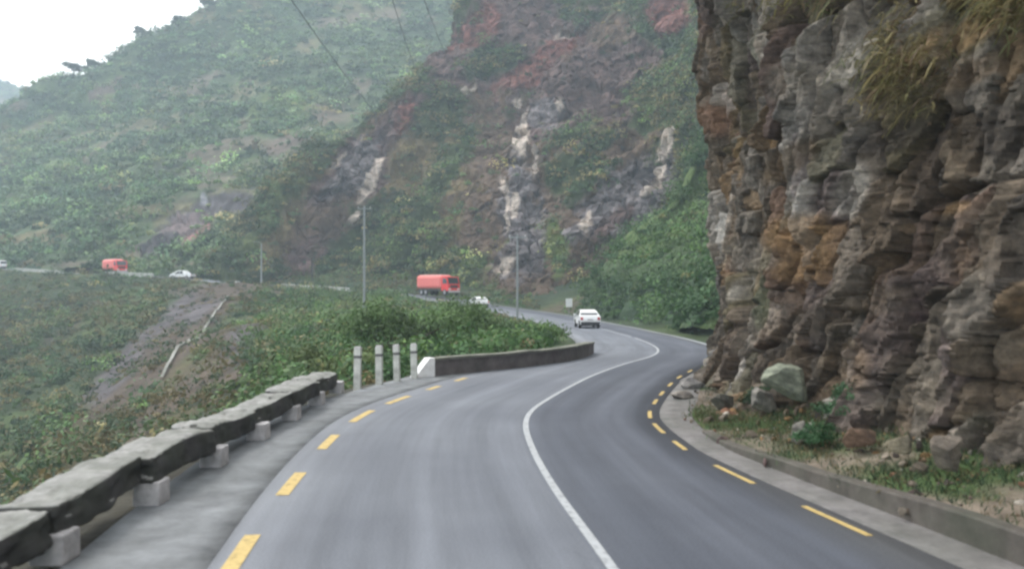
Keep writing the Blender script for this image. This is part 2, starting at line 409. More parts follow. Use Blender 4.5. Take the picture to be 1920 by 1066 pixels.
for s in np.arange(0, SE, 12):
    L = -4.6; ctl.append(rp(s, L, -0.1)); ctl.append(rp(s, 4.2, 0.0)); ctl.append(rp(s, 25.0 if s > S0 + 40 else 9, 6.0 if s > S0 + 40 else 0.5))
ctl = np.array(ctl)
def tps_fit(c):
    n = len(c); d = np.linalg.norm(c[:, None, :2] - c[None, :, :2], axis=-1); K = np.where(d > 0, d * d * np.log(d + 1e-9), 0) + np.eye(n) * 8.0
    Pm = np.concatenate([np.ones((n, 1)), c[:, :2]], 1); A = np.block([[K, Pm], [Pm.T, np.zeros((3, 3))]])
    return np.linalg.solve(A, np.concatenate([c[:, 2], np.zeros(3)]))
TW = tps_fit(ctl)
def tps(xy):
    o = np.zeros(len(xy))
    for i in range(0, len(xy), 20000):
        q = xy[i:i + 20000]; d = np.linalg.norm(q[:, None] - ctl[None, :, :2], axis=-1)
        o[i:i + 20000] = np.where(d > 0, d * d * np.log(d + 1e-9), 0) @ TW[:-3] + TW[-3] + q @ TW[-2:]
    return o
def road_near(xy):
    D = np.full(len(xy), 1e9); Z = np.zeros(len(xy))
    R = RD[::3]
    for i in range(0, len(xy), 20000):
        d = np.linalg.norm(xy[i:i + 20000, None] - R[None, :, :2], axis=-1); k = d.argmin(1)
        D[i:i + 20000] = d[np.arange(len(k)), k]; Z[i:i + 20000] = R[k, 2]
    return D, Z
def terrain_z(xy):
    z = tps(xy)
    p3 = np.concatenate([xy, np.zeros((len(xy), 1))], 1)
    z = z + 1.2 * fbm(p3 * 0.06, 4, 3) * ss(4, 14, np.abs(xy[:, 0] + 0.0)) + 0.35 * fbm(p3 * 0.4, 3, 9)
    D, Z = road_near(xy)
    w = ss(4.6, 8.5, D)
    z = np.where(D < 10, (Z - 0.10) * (1 - w) + z * w, z)
    return np.maximum(z, -38)
xs = np.concatenate([np.arange(-260, -60, 2.0), np.arange(-60, -12, 0.8), np.arange(-12, 14, 0.5), np.arange(14, 60, 2.0)])
ys = np.concatenate([np.arange(-30, 60, 0.6), np.arange(60, 130, 0.9), np.arange(130, 260, 1.5)])
XX, YY = np.meshgrid(xs, ys); TZ = terrain_z(np.stack([XX.ravel(), YY.ravel()], 1)).reshape(XX.shape)
TG = np.stack([XX, YY, TZ], -1)
print('terrain', TG.shape, TZ.min(), TZ.max())

# albedo kinds
KC = {'green': (0.050, 0.078, 0.036), 'dgreen': (0.032, 0.055, 0.030), 'lgreen': (0.085, 0.125, 0.045), 'rock': (0.118, 0.092, 0.094), 'red': (0.17, 0.085, 0.078), 'slab': (0.165, 0.168, 0.19),
      'pale': (0.52, 0.51, 0.49), 'soil': (0.108, 0.086, 0.068), 'tan': (0.120, 0.108, 0.060), 'dark': (0.055, 0.05, 0.055), 'scar': (0.115, 0.104, 0.112)}
KD = {'green': 1.0, 'dgreen': 1.3, 'lgreen': 1.0, 'rock': 0.13, 'red': 0.08, 'slab': 0.03, 'pale': 0.0, 'soil': 0.28, 'tan': 0.5, 'dark': 0.1, 'scar': 0.06}
def paint_zone(G, base, blobs, wob=16.0, sc=0.05):
    px, py = proj(G)
    n1 = fbm(G * sc, 4, 21); n2 = fbm(G * sc + 50.0, 4, 22)
    px = px + wob * n1 * 1.6; py = py + wob * n2 * 1.6
    hf = fbm(G * sc * 6, 4, 23, 0.65)
    col = np.zeros(G.shape) + np.array(KC[base]); den = np.full(G.shape[:-1], KD[base])
    big = fbm(G * 0.035, 4, 31)
    # natural patches of dry grass and soil
    for kd, lo, k in (('tan', 0.18, 41), ('soil', 0.25, 42), ('lgreen', 0.16, 43), ('dgreen', 0.2, 44)):
        w = ss(lo, lo + 0.16, fbm(G * 0.045, 4, k)) * 0.75
        col = col * (1 - w[..., None]) + np.array(KC[kd]) * w[..., None]; den = den * (1 - w) + KD[kd] * w
    qx, qy = proj(G)
    for bx, by, rx, ry, rot, kd in blobs:
        a = math.radians(rot); dx, dy = px - bx, -(py - by)
        if kd == 'pale': dx, dy = qx + 0.3 * (px - qx) - bx, -(qy + 0.3 * (py - qy) - by)
        u = (dx * math.cos(a) + dy * math.sin(a)) / rx; v = (-dx * math.sin(a) + dy * math.cos(a)) / ry
        w = (1 - ss(0.74, 1.02, np.sqrt(u * u + v * v) + 0.30 * n2 + (0.3 if kd == 'pale' else 0.6) * hf))
        c = np.array(KC[kd])
        col = col * (1 - w[..., None]) + c * w[..., None]; den = den * (1 - w) + KD[kd] * w
    rk = np.clip(1 - den / 0.35, 0, 1)
    stre = fbm(G * np.array([0.9, 0.9, 0.22]), 4, 57, 0.65)
    col = col * np.exp((0.35 * fbm(G * 0.25, 3, 55) + 1.1 * rk * stre)[..., None])
    return np.clip(col, 0.01, 0.9), den
BOWL = [(230, 800, 330, 100, 38, 'tan'), (330, 640, 250, 50, 40, 'soil'), (330, 760, 200, 25, 40, 'soil'), (420, 700, 120, 60, 40, 'soil'), (280, 640, 190, 18, 42, 'scar'), (380, 590, 60, 20, 42, 'scar'), (200, 715, 70, 18, 42, 'scar'), (470, 640, 60, 45, 30, 'scar'),
        (440, 545, 90, 20, 5, 'soil'), (230, 600, 110, 50, 25, 'lgreen'), (60, 600, 120, 60, 15, 'dgreen'), (100, 540, 200, 25, 0, 'green'), (560, 640, 110, 70, 25, 'green'), (610, 570, 110, 30, 0, 'green'),
        (600, 700, 120, 40, 25, 'lgreen'), (800, 600, 170, 50, 0, 'green'), (980, 625, 90, 30, 0, 'lgreen'), (40, 900, 120, 60, 30, 'green')]
tcol, tden = paint_zone(TG, 'green', BOWL)
tcol = tcol * 0.62
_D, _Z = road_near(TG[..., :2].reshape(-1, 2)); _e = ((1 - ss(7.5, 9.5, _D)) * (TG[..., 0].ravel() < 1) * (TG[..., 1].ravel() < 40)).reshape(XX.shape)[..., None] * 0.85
tcol = tcol * (1 - _e) + np.array([0.045, 0.042, 0.036]) * _e  # shade in the gap below the wall beams, painted into the ground colour
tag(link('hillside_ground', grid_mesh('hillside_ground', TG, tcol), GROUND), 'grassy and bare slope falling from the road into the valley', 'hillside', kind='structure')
gs = np.array([[-2400, -1800, -39.5], [2200, -1800, -39.5], [2200, 2800, -39.5], [-2400, 2800, -39.5]], float)
tag(link('valley_floor', raw_mesh('valley_floor', gs, np.array([[0, 1, 2, 3]]), np.zeros((4, 3)) + KC['green']), GROUND), 'green valley floor far below the road', 'valley floor', kind='structure')

# ------------------------------------------------------------------ lofted hills
def loft(ctrl, nr, nc):
    A = catmull(np.asarray(ctrl, float), nr)                     # rows
    B = catmull(A.transpose(1, 0, 2), nc)                        # columns
    return B.transpose(1, 0, 2)
def normals(G):
    a = np.gradient(G, axis=1); b = np.gradient(G, axis=0); n = np.cross(a, b)
    return n / (np.linalg.norm(n, axis=-1, keepdims=True) + 1e-9)
def roughen(G, amp, sc, k, ridged=0.0, stretch=(1, 1, 1)):
    n = normals(G); s = np.array(stretch)
    f = fbm(G * sc * s, 5, k)
    if ridged: f = f + ridged * (0.5 - np.abs(fbm(G * sc * 1.7 * s, 4, k + 50)) * 2)
    return G + n * (amp * f)[..., None]

def blocks(G, den, amps, kk):
    rk = np.clip(1 - den / 0.4, 0.12, 1); n = normals(G); d = 0
    for (sz, A) in amps:
        q = G / np.array([sz, sz, sz * 0.6]); q = q @ np.array([[0.8, 0, 0.6], [0, 1, 0], [-0.6, 0, 0.8]]) + 0.5 * fbm(G / sz * 0.7, 2, kk)[..., None]
        ids, f1, f2, off = voro(q, kk); h = _hash(ids[..., 0], ids[..., 1], ids[..., 2], kk + 5); h2 = _hash(ids[..., 0], ids[..., 1], ids[..., 2], kk + 6)
        d = d + A * (h - 0.5) + A * 1.2 * (h2 - 0.4) * off[..., 2] - 0.3 * A * (1 - ss(0, 0.15, f2 - f1)); kk += 10
    return G + n * (d * rk)[..., None]

# far green mountain
colsA = [-520, -250, -80, 0, 40, 70, 105, 130, 165, 200, 240, 270, 330, 375, 440, 540, 680, 860, 1050]
ridge = [420, 330, 250, 232, 207, 187, 168, 160, 155, 133, 108, 90, 72, 42, 5, -45, -70, -80, -80]
based = np.interp(colsA, [-520, -200, 0, 200, 400, 600, 1050], [250, 224, 210, 194, 180, 186, 205])
basey = np.interp(colsA, [-520, -200, 0, 200, 400, 600, 1050], [486, 498, 505, 514, 524, 530, 532])
rows = [[], [], [], [], [], [], []]
for c, r, d, by in zip(colsA, ridge, based, basey):
    dr = d + 120 + 0.25 * (by - r)
    rows[0].append(P(c, by + 14, d - 4)); rows[1].append(P(c, by - 8, d + 8))
    for j, t in enumerate((0.3, 0.6, 0.85)):
        rows[2 + j].append(P(c, by + (r - by) * t, d + (dr - d) * t ** 1.25))
    rows[5].append(P(c, r, dr)); rows[6].append(P(c, r, dr) + np.array([-10, 120, -60]))
GA = roughen(loft(rows, 230, 330), 5.0, 0.016, 5, 0.6)
BA = [(350, 425, 65, 36, 30, 'dark'), (345, 425, 50, 26, 30, 'rock'), (350, 450, 30, 14, 25, 'red'), (385, 410, 30, 10, 60, 'red'), (250, 390, 70, 12, 15, 'tan'), (60, 440, 60, 18, 10, 'tan'), (300, 455, 40, 16, 20, 'dark'), (160, 470, 80, 20, 0, 'green'), (575, 243, 18, 6, 20, 'pale'), (420, 385, 80, 22, 10, 'dark'), (500, 330, 80, 26, 20, 'dgreen'),
      (487, 372, 16, 4, 0, 'slab'), (372, 378, 7, 8, 0, 'slab'), (400, 465, 110, 25, 5, 'green'), (540, 200, 90, 40, 20, 'lgreen'), (200, 160, 40, 14, 30, 'soil'), (490, 440, 60, 20, 10, 'rock'), (555, 255, 70, 16, 15, 'soil')]
colA, denA = paint_zone(GA, 'green', BA)
GA = blocks(GA, denA, ((9.0, 3.5), (4.0, 1.6)), 500)
tag(link('mountain', grid_mesh('mountain', GA, colA), GROUND), 'hazy green mountain rising to the skyline behind the far road', 'mountain', kind='structure')

# faint ridge beyond it
rowsF = [[], [], []]
for c, r in zip([-700, -400, -200, -60, 0, 40, 75, 140, 260], [60, 95, 120, 138, 150, 166, 186, 230, 330]):
    rowsF[0].append(P(c, 520, 600)); rowsF[1].append(P(c, max(r, 150), 850)); rowsF[2].append(P(c, max(r, 150), 850) + np.array([0, 300, -150]))
GF = roughen(loft(rowsF, 60, 120), 9.0, 0.01, 77, 0.6)
cF, dF = paint_zone(GF, 'green', [])
tag(link('distant_ridge', grid_mesh('distant_ridge', GF, cF), GROUND), 'pale blue distant ridge at the left edge of the sky', 'ridge', kind='structure')

# rocky spur behind the truck
rws = []
left = {560: (425, 176), 512: (432, 178), 470: (455, 182), 420: (500, 186), 350: (560, 190), 285: (638, 196), 225: (700, 203), 180: (755, 208), 90: (815, 216), -10: (872, 226), -150: (950, 240), -300: (1040, 255)}
for yv, (pl, dl) in left.items():
    tt = (560 - yv) / 560.0
    L0 = P(pl, yv, dl); r = [L0 + np.array([6, 70, -38 - 10 * tt]), L0 + np.array([-1.5, 16, -5]), L0]
    for q, dq, dy in ((0.17, -12, 10), (0.33, -20, 14), (0.47, -40, 22), (0.63, -58, 30), (0.8, -72, 30), (1.0, -80, 30)):
        base_d = 178 + dq; x = pl + (1620 - pl) * q
        d = base_d + 62 * tt + 8 * math.sin(q * 11.5 + tt * 2)
        r.append(P(x, yv + (dy if yv > 500 else 0), d))
    rws.append(r)
GB = loft(rws, 380, 500)
GB = roughen(GB, 6.0, 0.032, 15, 0.9, (1, 1, 0.35)); GB = roughen(GB, 1.6, 0.16, 16, 0.8, (1, 1, 0.4))
BB = [(1000, 350, 260, 250, 40, 'soil'), (590, 370, 190, 30, 48, 'tan'), (720, 280, 150, 60, 48, 'soil'), (800, 320, 110, 90, 30, 'tan'), (900, 440, 70, 80, 20, 'soil'), (1040, 420, 60, 110, 20, 'soil'), (930, 70, 150, 90, 40, 'rock'), (890, 45, 50, 30, 40, 'red'), (930, 110, 70, 35, 10, 'dgreen'),
      (1090, 150, 150, 130, 20, 'rock'), (1060, 90, 30, 40, 0, 'soil'), (1050, 80, 26, 18, 30, 'pale'), (1180, 130, 70, 90, 10, 'rock'), (1245, 30, 45, 50, 10, 'red'), (1010, 215, 80, 50, 10, 'rock'), (1020, 205, 45, 25, 10, 'slab'), (970, 420, 60, 110, 8, 'slab'), (935, 300, 40, 60, 10, 'soil'),
      (978, 262, 13, 74, -6, 'pale'), (948, 400, 6, 50, -4, 'pale'), (1002, 300, 6, 40, -8, 'pale'), (960, 350, 20, 70, -6, 'slab'), (940, 345, 9, 22, 0, 'pale'), (962, 385, 9, 38, -4, 'pale'), (955, 490, 55, 22, 25, 'slab'), (945, 495, 30, 14, 30, 'pale'), (1050, 195, 8, 14, 0, 'pale'), (970, 195, 10, 12, 0, 'pale'),
      (740, 240, 95, 28, 50, 'rock'), (765, 215, 14, 40, -15, 'red'), (660, 330, 120, 50, 48, 'rock'), (665, 320, 90, 32, 50, 'slab'), (695, 335, 60, 10, 62, 'pale'), (635, 300, 30, 6, 48, 'pale'), (665, 410, 20, 9, 60, 'pale'), (600, 440, 110, 45, 45, 'soil'), (590, 470, 50, 30, 30, 'rock'),
      (750, 440, 100, 75, 20, 'dgreen'), (690, 480, 90, 60, 0, 'green'), (840, 500, 80, 40, 0, 'green'), (760, 520, 130, 30, 0, 'dgreen'), (850, 430, 12, 60, -20, 'tan'), (1110, 300, 90, 36, 35, 'dgreen'), (1040, 465, 26, 60, 10, 'lgreen'), (1060, 330, 50, 50, 20, 'green'),
      (1170, 375, 125, 62, 38, 'slab'), (1140, 420, 60, 20, 40, 'rock'), (1245, 275, 45, 10, 65, 'pale'), (1095, 420, 30, 9, 70, 'pale'), (1225, 340, 40, 10, 65, 'pale'), (1190, 265, 70, 20, 25, 'soil'), (1265, 170, 90, 60, 45, 'green'), (1290, 100, 40, 60, 0, 'dgreen'), (880, 165, 18, 8, 40, 'pale'), (1120, 500, 60, 40, 40, 'soil'), (830, 210, 60, 40, 40, 'green'), (840, 330, 30, 110, -25, 'green'), (1010, 120, 110, 30, 30, 'red'), (1150, 60, 60, 40, 20, 'soil'), (1080, 250, 70, 16, 30, 'green')]
colB, denB = paint_zone(GB, 'green', BB, 14); colB = colB * np.array([0.86, 0.76, 0.70])
GB = blocks(GB, denB, ((7.0, 2.6), (2.8, 1.1)), 400)
tag(link('rocky_spur', grid_mesh('rocky_spur', GB, colB, smooth=False), GROUND), 'steep spur of grey and purple rock with shrubs behind the red truck', 'hillside', kind='structure')

# near bank on the outside of the far bend
rws = []
leftD = {600: (1085, 108), 560: (1100, 108), 510: (1125, 108), 440: (1195, 108), 380: (1255, 108), 300: (1310, 109), 230: (1345, 110), 150: (1375, 112), 60: (1395, 115), -80: (1420, 118), -250: (1460, 122)}
for yv, (pl, dl) in leftD.items():
    tt = (600 - yv) / 600.0
    L0 = P(pl, yv, dl); r = [L0 + np.array([16, 60, -26 - 10 * tt]), L0 + np.array([2.5, 12, -4]), L0]
    for q, db, yb in ((0.25, 92, 612), (0.5, 74, 618), (0.8, 58, 634), (1.15, 50, 640), (1.7, 48, 640)):
        x = pl + 300 * q; yy = yv + (yb - 600) * (1 - tt) ** 3
        r.append(P(x, yy, db + 40 * tt))
    rws.append(r)
GD = roughen(roughen(loft(rws, 220, 200), 2.5, 0.05, 25, 0.5), 0.8, 0.25, 26, 0.5)
BD = [(1200, 480, 180, 160, 30, 'green'), (1240, 400, 120, 70, 40, 'lgreen'), (1250, 560, 120, 60, 0, 'dgreen'), (1270, 250, 60, 70, 20, 'green'), (1300, 330, 30, 60, 0, 'lgreen')]
colD, denD = paint_zone(GD, 'green', BD)
tag(link('shrubby_bank', grid_mesh('shrubby_bank', GD, colD), GROUND), 'steep bank under green bushes on the outside of the far bend', 'bank', kind='structure')

# ------------------------------------------------------------------ foliage
def leaf_cloud(cent, rad, n, size, tint, flat=0.75, jit=0.26, seed=1):
    """crowns of leaf quads: cent (m,3), rad (m,), tint (m,3)"""
    r = np.random.default_rng(seed); m = len(cent)
    d = r.normal(size=(m, n, 3)); d[..., 2] = np.abs(d[..., 2]) * 0.9 - 0.25
    d /= np.linalg.norm(d, axis=-1, keepdims=True)
    lump = 1 + 0.35 * np.sin(d[..., 0] * 4 + r.uniform(0, 6, (m, 1))) * np.cos(d[..., 1] * 4 + r.uniform(0, 6, (m, 1)))
    q = d * (rad[:, None] * lump * r.uniform(0.45, 1.05, (m, n)) )[..., None]; q[..., 2] *= flat
    c = (cent[:, None] + q).reshape(-1, 3)
    nn = (d + r.normal(size=d.shape) * 0.55).reshape(-1, 3); nn[:, 2] += 0.35; nn /= np.linalg.norm(nn, axis=1, keepdims=True)
    a = np.cross(nn, r.normal(size=nn.shape)); a /= np.linalg.norm(a, axis=1, keepdims=True); b = np.cross(nn, a)
    sz = (np.broadcast_to(np.asarray(size), (m,))[:, None] * r.uniform(0.55, 1.25, (m, n))).reshape(-1, 1)
    V = np.stack([c - a * sz, c + b * sz * 0.55, c + a * sz, c - b * sz * 0.55], 1).reshape(-1, 3)
    t = np.repeat(tint[:, None], n, 1) * r.uniform(1 - jit, 1 + jit, (m, n, 1))
    t = np.repeat(t.reshape(-1, 3), 4, 0)
    return V, np.arange(len(V)).reshape(-1, 4), np.clip(t, 0.005, 0.6)
def scatter(G, den, n, seed, frame=(-260, 2180, -160, 1150), extra=None, pix=True):
    r = np.random.default_rng(seed)
    c = 0.25 * (G[:-1, :-1] + G[1:, :-1] + G[:-1, 1:] + G[1:, 1:])
    ar = np.linalg.norm(np.cross(G[1:, :-1] - G[:-1, :-1], G[:-1, 1:] - G[:-1, :-1]), axis=-1)
    px, py = proj(c)
    w = ar * den[:-1, :-1] * (px > frame[0]) * (px < frame[1]) * (py > frame[2]) * (py < frame[3]) * (c[..., 1] > 3)
    if extra is not None: w = w * extra(c)
    w = w.ravel() / w.sum(); k = r.choice(len(w), n, p=w); i, j = np.divmod(k, G.shape[1] - 1)
    u, v = r.random((2, n, 1))
    return (G[i, j] * (1 - u) * (1 - v) + G[i + 1, j] * u * (1 - v) + G[i, j + 1] * (1 - u) * v + G[i + 1, j + 1] * u * v), i, j
GT = 1.25 * np.array([(0.058, 0.098, 0.042), (0.042, 0.075, 0.038), (0.080, 0.125, 0.046), (0.070, 0.10, 0.052), (0.036, 0.064, 0.036), (0.105, 0.118, 0.054)])
def tints(p, seed, dry=0.0):
    r = np.random.default_rng(seed)
    k = np.clip(((fbm(p * 0.05, 3, seed) * 0.9 + 0.5) * 5 + r.normal(size=len(p)) * 1.2), 0, 5).astype(int)
    order = np.array([4, 1, 0, 3, 2, 5]); t = GT[order[k]] * r.uniform(0.75, 1.3, (len(p), 1))
    m = (r.random(len(p)) < dry)[:, None]
    return np.where(m, np.array([0.17, 0.145, 0.075]) * r.uniform(0.7, 1.3, (len(p), 1)), t)
def cover(name, G, den, n, rmin, rmax, nl, leaf, seed, label, dry=0.0, extra=None, lift=0.15, mul=(1, 1, 1), var=0.2):
    p, i, j = scatter(G, den, n, seed, extra=extra)
    r = np.random.default_rng(seed + 1); rad = rmin + (rmax - rmin) * r.random(n) ** 2.8
    p = p + np.array([0, 0, 1.0]) * (rad * lift)[:, None]
    V, Q, T = leaf_cloud(p, rad, nl, leaf * (0.6 + 0.6 * rad / rmax), tints(p, seed, dry) * np.array(mul) * np.exp(r.normal(size=(n, 1)) * var), seed=seed + 2)
    return tag(link(name, raw_mesh(name, V, Q, T), LEAF), label, 'vegetation', kind='stuff')
cover('mountain_vegetation', GA, denA ** 1.5 + 0.03, 11000, 1.1, 5.6, 60, 0.62, 101, 'dense hazy green scrub covering the far mountain', 0.02, mul=(1.28, 1.28, 1.18), var=0.42)
cover('ridge_vegetation', GF, dF, 2500, 4, 9, 24, 2.6, 141, 'pale scrub on the distant ridge', 0.0)
cover('spur_vegetation', GB, denB ** 2.0 + 0.012, 8500, 0.5, 3.2, 70, 0.30, 111, 'shrubs clinging between the rock faces of the spur', 0.25, mul=(0.98, 0.98, 0.8), var=0.35)
cover('bank_vegetation', GD, denD ** 1.2, 3600, 0.5, 3.0, 150, 0.20, 121, 'thick green bushes covering the steep bank by the far bend', 0.02, mul=(0.95, 1.1, 0.8))
def off_road(c):
    sh = c.shape[:-1]; D, Z = road_near(c.reshape(-1, 3)[:, :2]); return (D > np.where(c[..., 1].ravel() < 33, 6.0, 5.3)).reshape(sh) * 1.0
cover('slope_undergrowth', TG, tden ** 1.3 + 0.28, 15000, 0.2, 1.1, 50, 0.10, 131, 'low undergrowth and dry grass on the slope below the road', 0.42,
      extra=lambda c: off_road(c) * (np.maximum(c[..., 1], 1) / 40.0 + 0.15) ** -0.75 * (c[..., 0] < 4), mul=(0.88, 0.84, 0.80))
cover('slope_scrub', TG, tden ** 1.6 + 0.05, 4200, 0.5, 2.3, 70, 0.2, 161, 'rough dark scrub scattered over the slope across the valley', 0.25,
      extra=lambda c: off_road(c) * (c[..., 1] > 30) * (c[..., 0] < -8) * (np.maximum(c[..., 1], 1) / 40.0) ** -0.3, mul=(0.85, 0.88, 0.8), var=0.35)
def knoll(c):
    px, py = proj(c); return off_road(c) * (c[..., 1] < 135) * (c[..., 1] > 25) * ss(430, 620, px) * (px < 1090) * (c[..., 0] < 3.0) * (1 - 0.8 * ss(860, 940, px) * (c[..., 1] > 52)) * (np.maximum(c[..., 1], 1) / 40.0 + 0.15) ** -0.8
cover('knoll_undergrowth', TG, np.ones_like(tden), 3600, 0.35, 1.5, 120, 0.12, 151, 'green undergrowth filling the inside of the bend', 0.06, extra=knoll, mul=(1.1, 1.3, 0.85))

# ------------------------------------------------------------------ cliff
cb = np.array([(9.5, -22), (8.2, -8), (7.2, 0), (6.6, 5), (6.0, 9.5), (5.4, 12), (4.9, 14.5), (4.65, 17.4), (5.0, 20.5), (5.55, 24), (6.15, 26.6), (7.2, 29.2), (9.4, 32.5), (13, 36), (19, 39), (28, 40)], float)
cbd = catmull(cb, 900); cs = np.concatenate([[0], np.cumsum(np.linalg.norm(np.diff(cbd, axis=0), axis=1))])
k0 = cs[np.argmin(np.abs(cbd[:, 1] - 2))]; k1 = cs[np.argmin(np.abs(cbd[:, 1] - 30.5))]
sg = np.concatenate([np.linspace(0, k0, 70, endpoint=False), np.linspace(k0, k1, 620, endpoint=False), np.linspace(k1, cs[-1], 90)])
tg_ = np.concatenate([np.linspace(-0.6, 11.5, 450), np.linspace(11.55, 20, 80)])
bx = np.interp(sg, cs, cbd[:, 0]); by = np.interp(sg, cs, cbd[:, 1])
tx, ty = np.gradient(bx), np.gradient(by); ln = np.hypot(tx, ty); nx, ny = -ty / ln, tx / ln        # towards the road
SG, TGr = np.meshgrid(sg, tg_)
prof = np.interp(TGr, [-0.6, 0.4, 1.5, 4, 6.5, 8.5, 10.5, 13, 20], [-0.5, -0.1, 0.2, 0.42, 0.25, 0.0, -0.25, -0.1, 3.0])   # set back
ang = math.radians(66)
W0 = np.stack([bx[None] + 0 * TGr, by[None] + 0 * TGr, TGr], -1)
wv = np.stack([fbm(W0 * 0.5, 3, 61), fbm(W0 * 0.5, 3, 62), fbm(W0 * 0.5, 3, 63)], -1)
def bed(ax, ac):
    a = (-SG * math.cos(ang) + TGr * math.sin(ang)); c = (SG * math.sin(ang) + TGr * math.cos(ang))
    return np.stack([a / ax + wv[..., 0] * 0.32, c / ac + wv[..., 1] * 0.32, wv[..., 2] * 0.3 + 0.5 + 0 * a], -1)
disp = 0.55 * fbm(W0 * 0.16, 3, 64)
cid = None
for ax, ac, A, T, kk in ((3.0, 1.5, 0.55, 0.50, 70), (1.3, 0.6, 0.32, 0.42, 80), (0.52, 0.25, 0.15, 0.22, 90), (0.22, 0.11, 0.05, 0.08, 110)):
    ids, f1, f2, off = vorom(bed(ax, ac), kk)
    h = [_hash(ids[..., 0], ids[..., 1], ids[..., 2], kk + 30 + m) for m in range(3)]
    disp = disp + A * (h[0] - 0.5) + T * ((h[1] - 0.5) * off[..., 0] + (h[2] - 0.35) * off[..., 1]) - A * 0.45 * (1 - ss(0.0, 0.10, f2 - f1))
    if kk == 80: cid = ids
    if kk == 70: cidL = ids
disp[1:-1] = 0.15 * disp[:-2] + 0.7 * disp[1:-1] + 0.15 * disp[2:]; disp[:, 1:-1] = 0.08 * disp[:, :-2] + 0.84 * disp[:, 1:-1] + 0.08 * disp[:, 2:]
disp = disp + 0.04 * fbm(W0 * 3.0, 5, 65, 0.6)
dep = disp - prof
CG = np.stack([bx[None] + nx[None] * dep, by[None] + ny[None] * dep, TGr + 0.10 * fbm(W0 * 1.2, 3, 66)], -1)
pal = np.array([(0.098, 0.080, 0.064), (0.185, 0.165, 0.145), (0.135, 0.098, 0.066), (0.045, 0.038, 0.036), (0.14, 0.122, 0.102), (0.24, 0.155, 0.08), (0.17, 0.092, 0.062), (0.40, 0.38, 0.36), (0.105, 0.075, 0.078), (0.115, 0.108, 0.066)])
wts = np.array([0.18, 0.17, 0.16, 0.09, 0.12, 0.07, 0.04, 0.08, 0.06, 0.06]).cumsum()
hp = _hash(cid[..., 0], cid[..., 1], cid[..., 2], 333); hL = _hash(cidL[..., 0], cidL[..., 1], cidL[..., 2], 334)
ci = np.minimum(np.searchsorted(wts, hp * wts[-1]), 9); cL = np.minimum(np.searchsorted(wts, hL * wts[-1]), 9)
ccol = (0.6 * pal[ci] + 0.4 * pal[cL]) * np.array([0.86, 0.88, 0.92])
cpx, cpy = proj(CG); cpx = cpx + 14 * wv[..., 0] * 1.5; cpy = cpy + 14 * wv[..., 1] * 1.5
for x, y, rx, ry, rot, c in [(1488, 440, 45, 70, -80, 5), (1500, 500, 60, 35, 20, 5), (1345, 225, 40, 40, 0, 6), (1590, 360, 30, 60, -25, 7), (1600, 100, 90, 28, 50, 7), (1480, 300, 70, 30, 35, 2), (1800, 385, 36, 14, 15, 5), (1900, 250, 90, 70, 10, 3), (1310, 40, 30, 45, 0, 8), (1480, 150, 60, 40, 30, 1),  # darkest ellipse, far upper right, paints in the shade of the overhang
                             (1385, 480, 30, 90, 80, 1), (1390, 545, 40, 18, 40, 7), (1860, 610, 60, 26, 30, 1), (1580, 690, 50, 60, 0, 2), (1770, 70, 190, 60, 38, 9), (1850, 40, 140, 26, 38, 5), (1700, 120, 110, 20, 42, 5), (1840, 130, 100, 22, 30, 2), (1720, 720, 50, 80, 60, 4), (1420, 620, 70, 22, 40, 1), (1560, 590, 160, 30, 20, 0), (1680, 260, 110, 30, 20, 3), (1620, 850, 40, 30, 0, 6), (1450, 720, 60, 30, 35, 1), (1860, 450, 120, 95, 10, 0), (1880, 640, 90, 50, 20, 4), (1880, 770, 60, 60, 0, 0), (1830, 520, 60, 16, 25, 1)]:
    a = math.radians(rot); dx, dy = cpx - x, -(cpy - y)
    u = (dx * math.cos(a) + dy * math.sin(a)) / rx; v = (-dx * math.sin(a) + dy * math.cos(a)) / ry
    w = (1 - ss(0.6, 1.15, np.sqrt(u * u + v * v) + 0.25 * wv[..., 0])) * 0.62
    ccol = ccol * (1 - w[..., None]) + pal[c] * w[..., None]
moss = ss(0.12, 0.4, fbm(W0 * 0.45, 4, 68)) * (1 - ss(1.0, 4.5, TGr)) * 0.7
ccol = ccol * (1 - moss[..., None]) + np.array([0.06, 0.085, 0.045]) * moss[..., None]
ccol = np.clip(ccol * (1 + 0.35 * fbm(W0 * 1.5, 3, 69))[..., None], 0.015, 0.7)
tag(link('cliff', sharp_by_angle(grid_mesh('cliff', CG, ccol, flip=True, smooth=True)), ROCKM), 'craggy brown and grey rock cliff overhanging the right side of the road', 'cliff', kind='structure')

# verge between gutter and cliff
sv = np.linspace(0, sy(29), 260); la = lat_r(sv) + np.interp(sv - S0, [0, 9, 14, 20, 29], [0.85, 0.85, 0.75, 0.9, 0.6])
VG = []
for t in np.linspace(0, 1, 14): VG.append(rp(sv, la + t * 3.4, 0))
VG = np.stack(VG, 1); tt = np.linspace(0, 1, 14)[None]
kh = np.interp(sv - S0, [0, 8, 10, 12, 14, 30], [0.32, 0.27, 0.19, 0.12, 0.04, 0.02])[:, None]
VG[..., 2] += kh * 0.93 * ss(0.0, 0.04, tt + 0.02) + 0.55 * ss(0.1, 1.0, tt) + 0.10 * fbm(VG * 0.9, 4, 91) * ss(0, 0.15, tt)
gm = ss(-0.22, 0.18, fbm(VG * 0.6, 4, 92))[..., None]
vcol = np.array([0.15, 0.125, 0.10]) * (1 - gm) + np.array([0.06, 0.10, 0.035]) * gm
tag(link('verge', grid_mesh('verge', VG, vcol), GROUND), 'grassy earth verge between the kerb and the cliff foot', 'verge', kind='structure')
def vz(s, t): # verge point at arc s, 0..1 across
    i = int(np.clip(np.searchsorted(sv, s), 0, len(sv) - 1)); return VG[i, int(np.clip(t, 0, 1) * 13)]
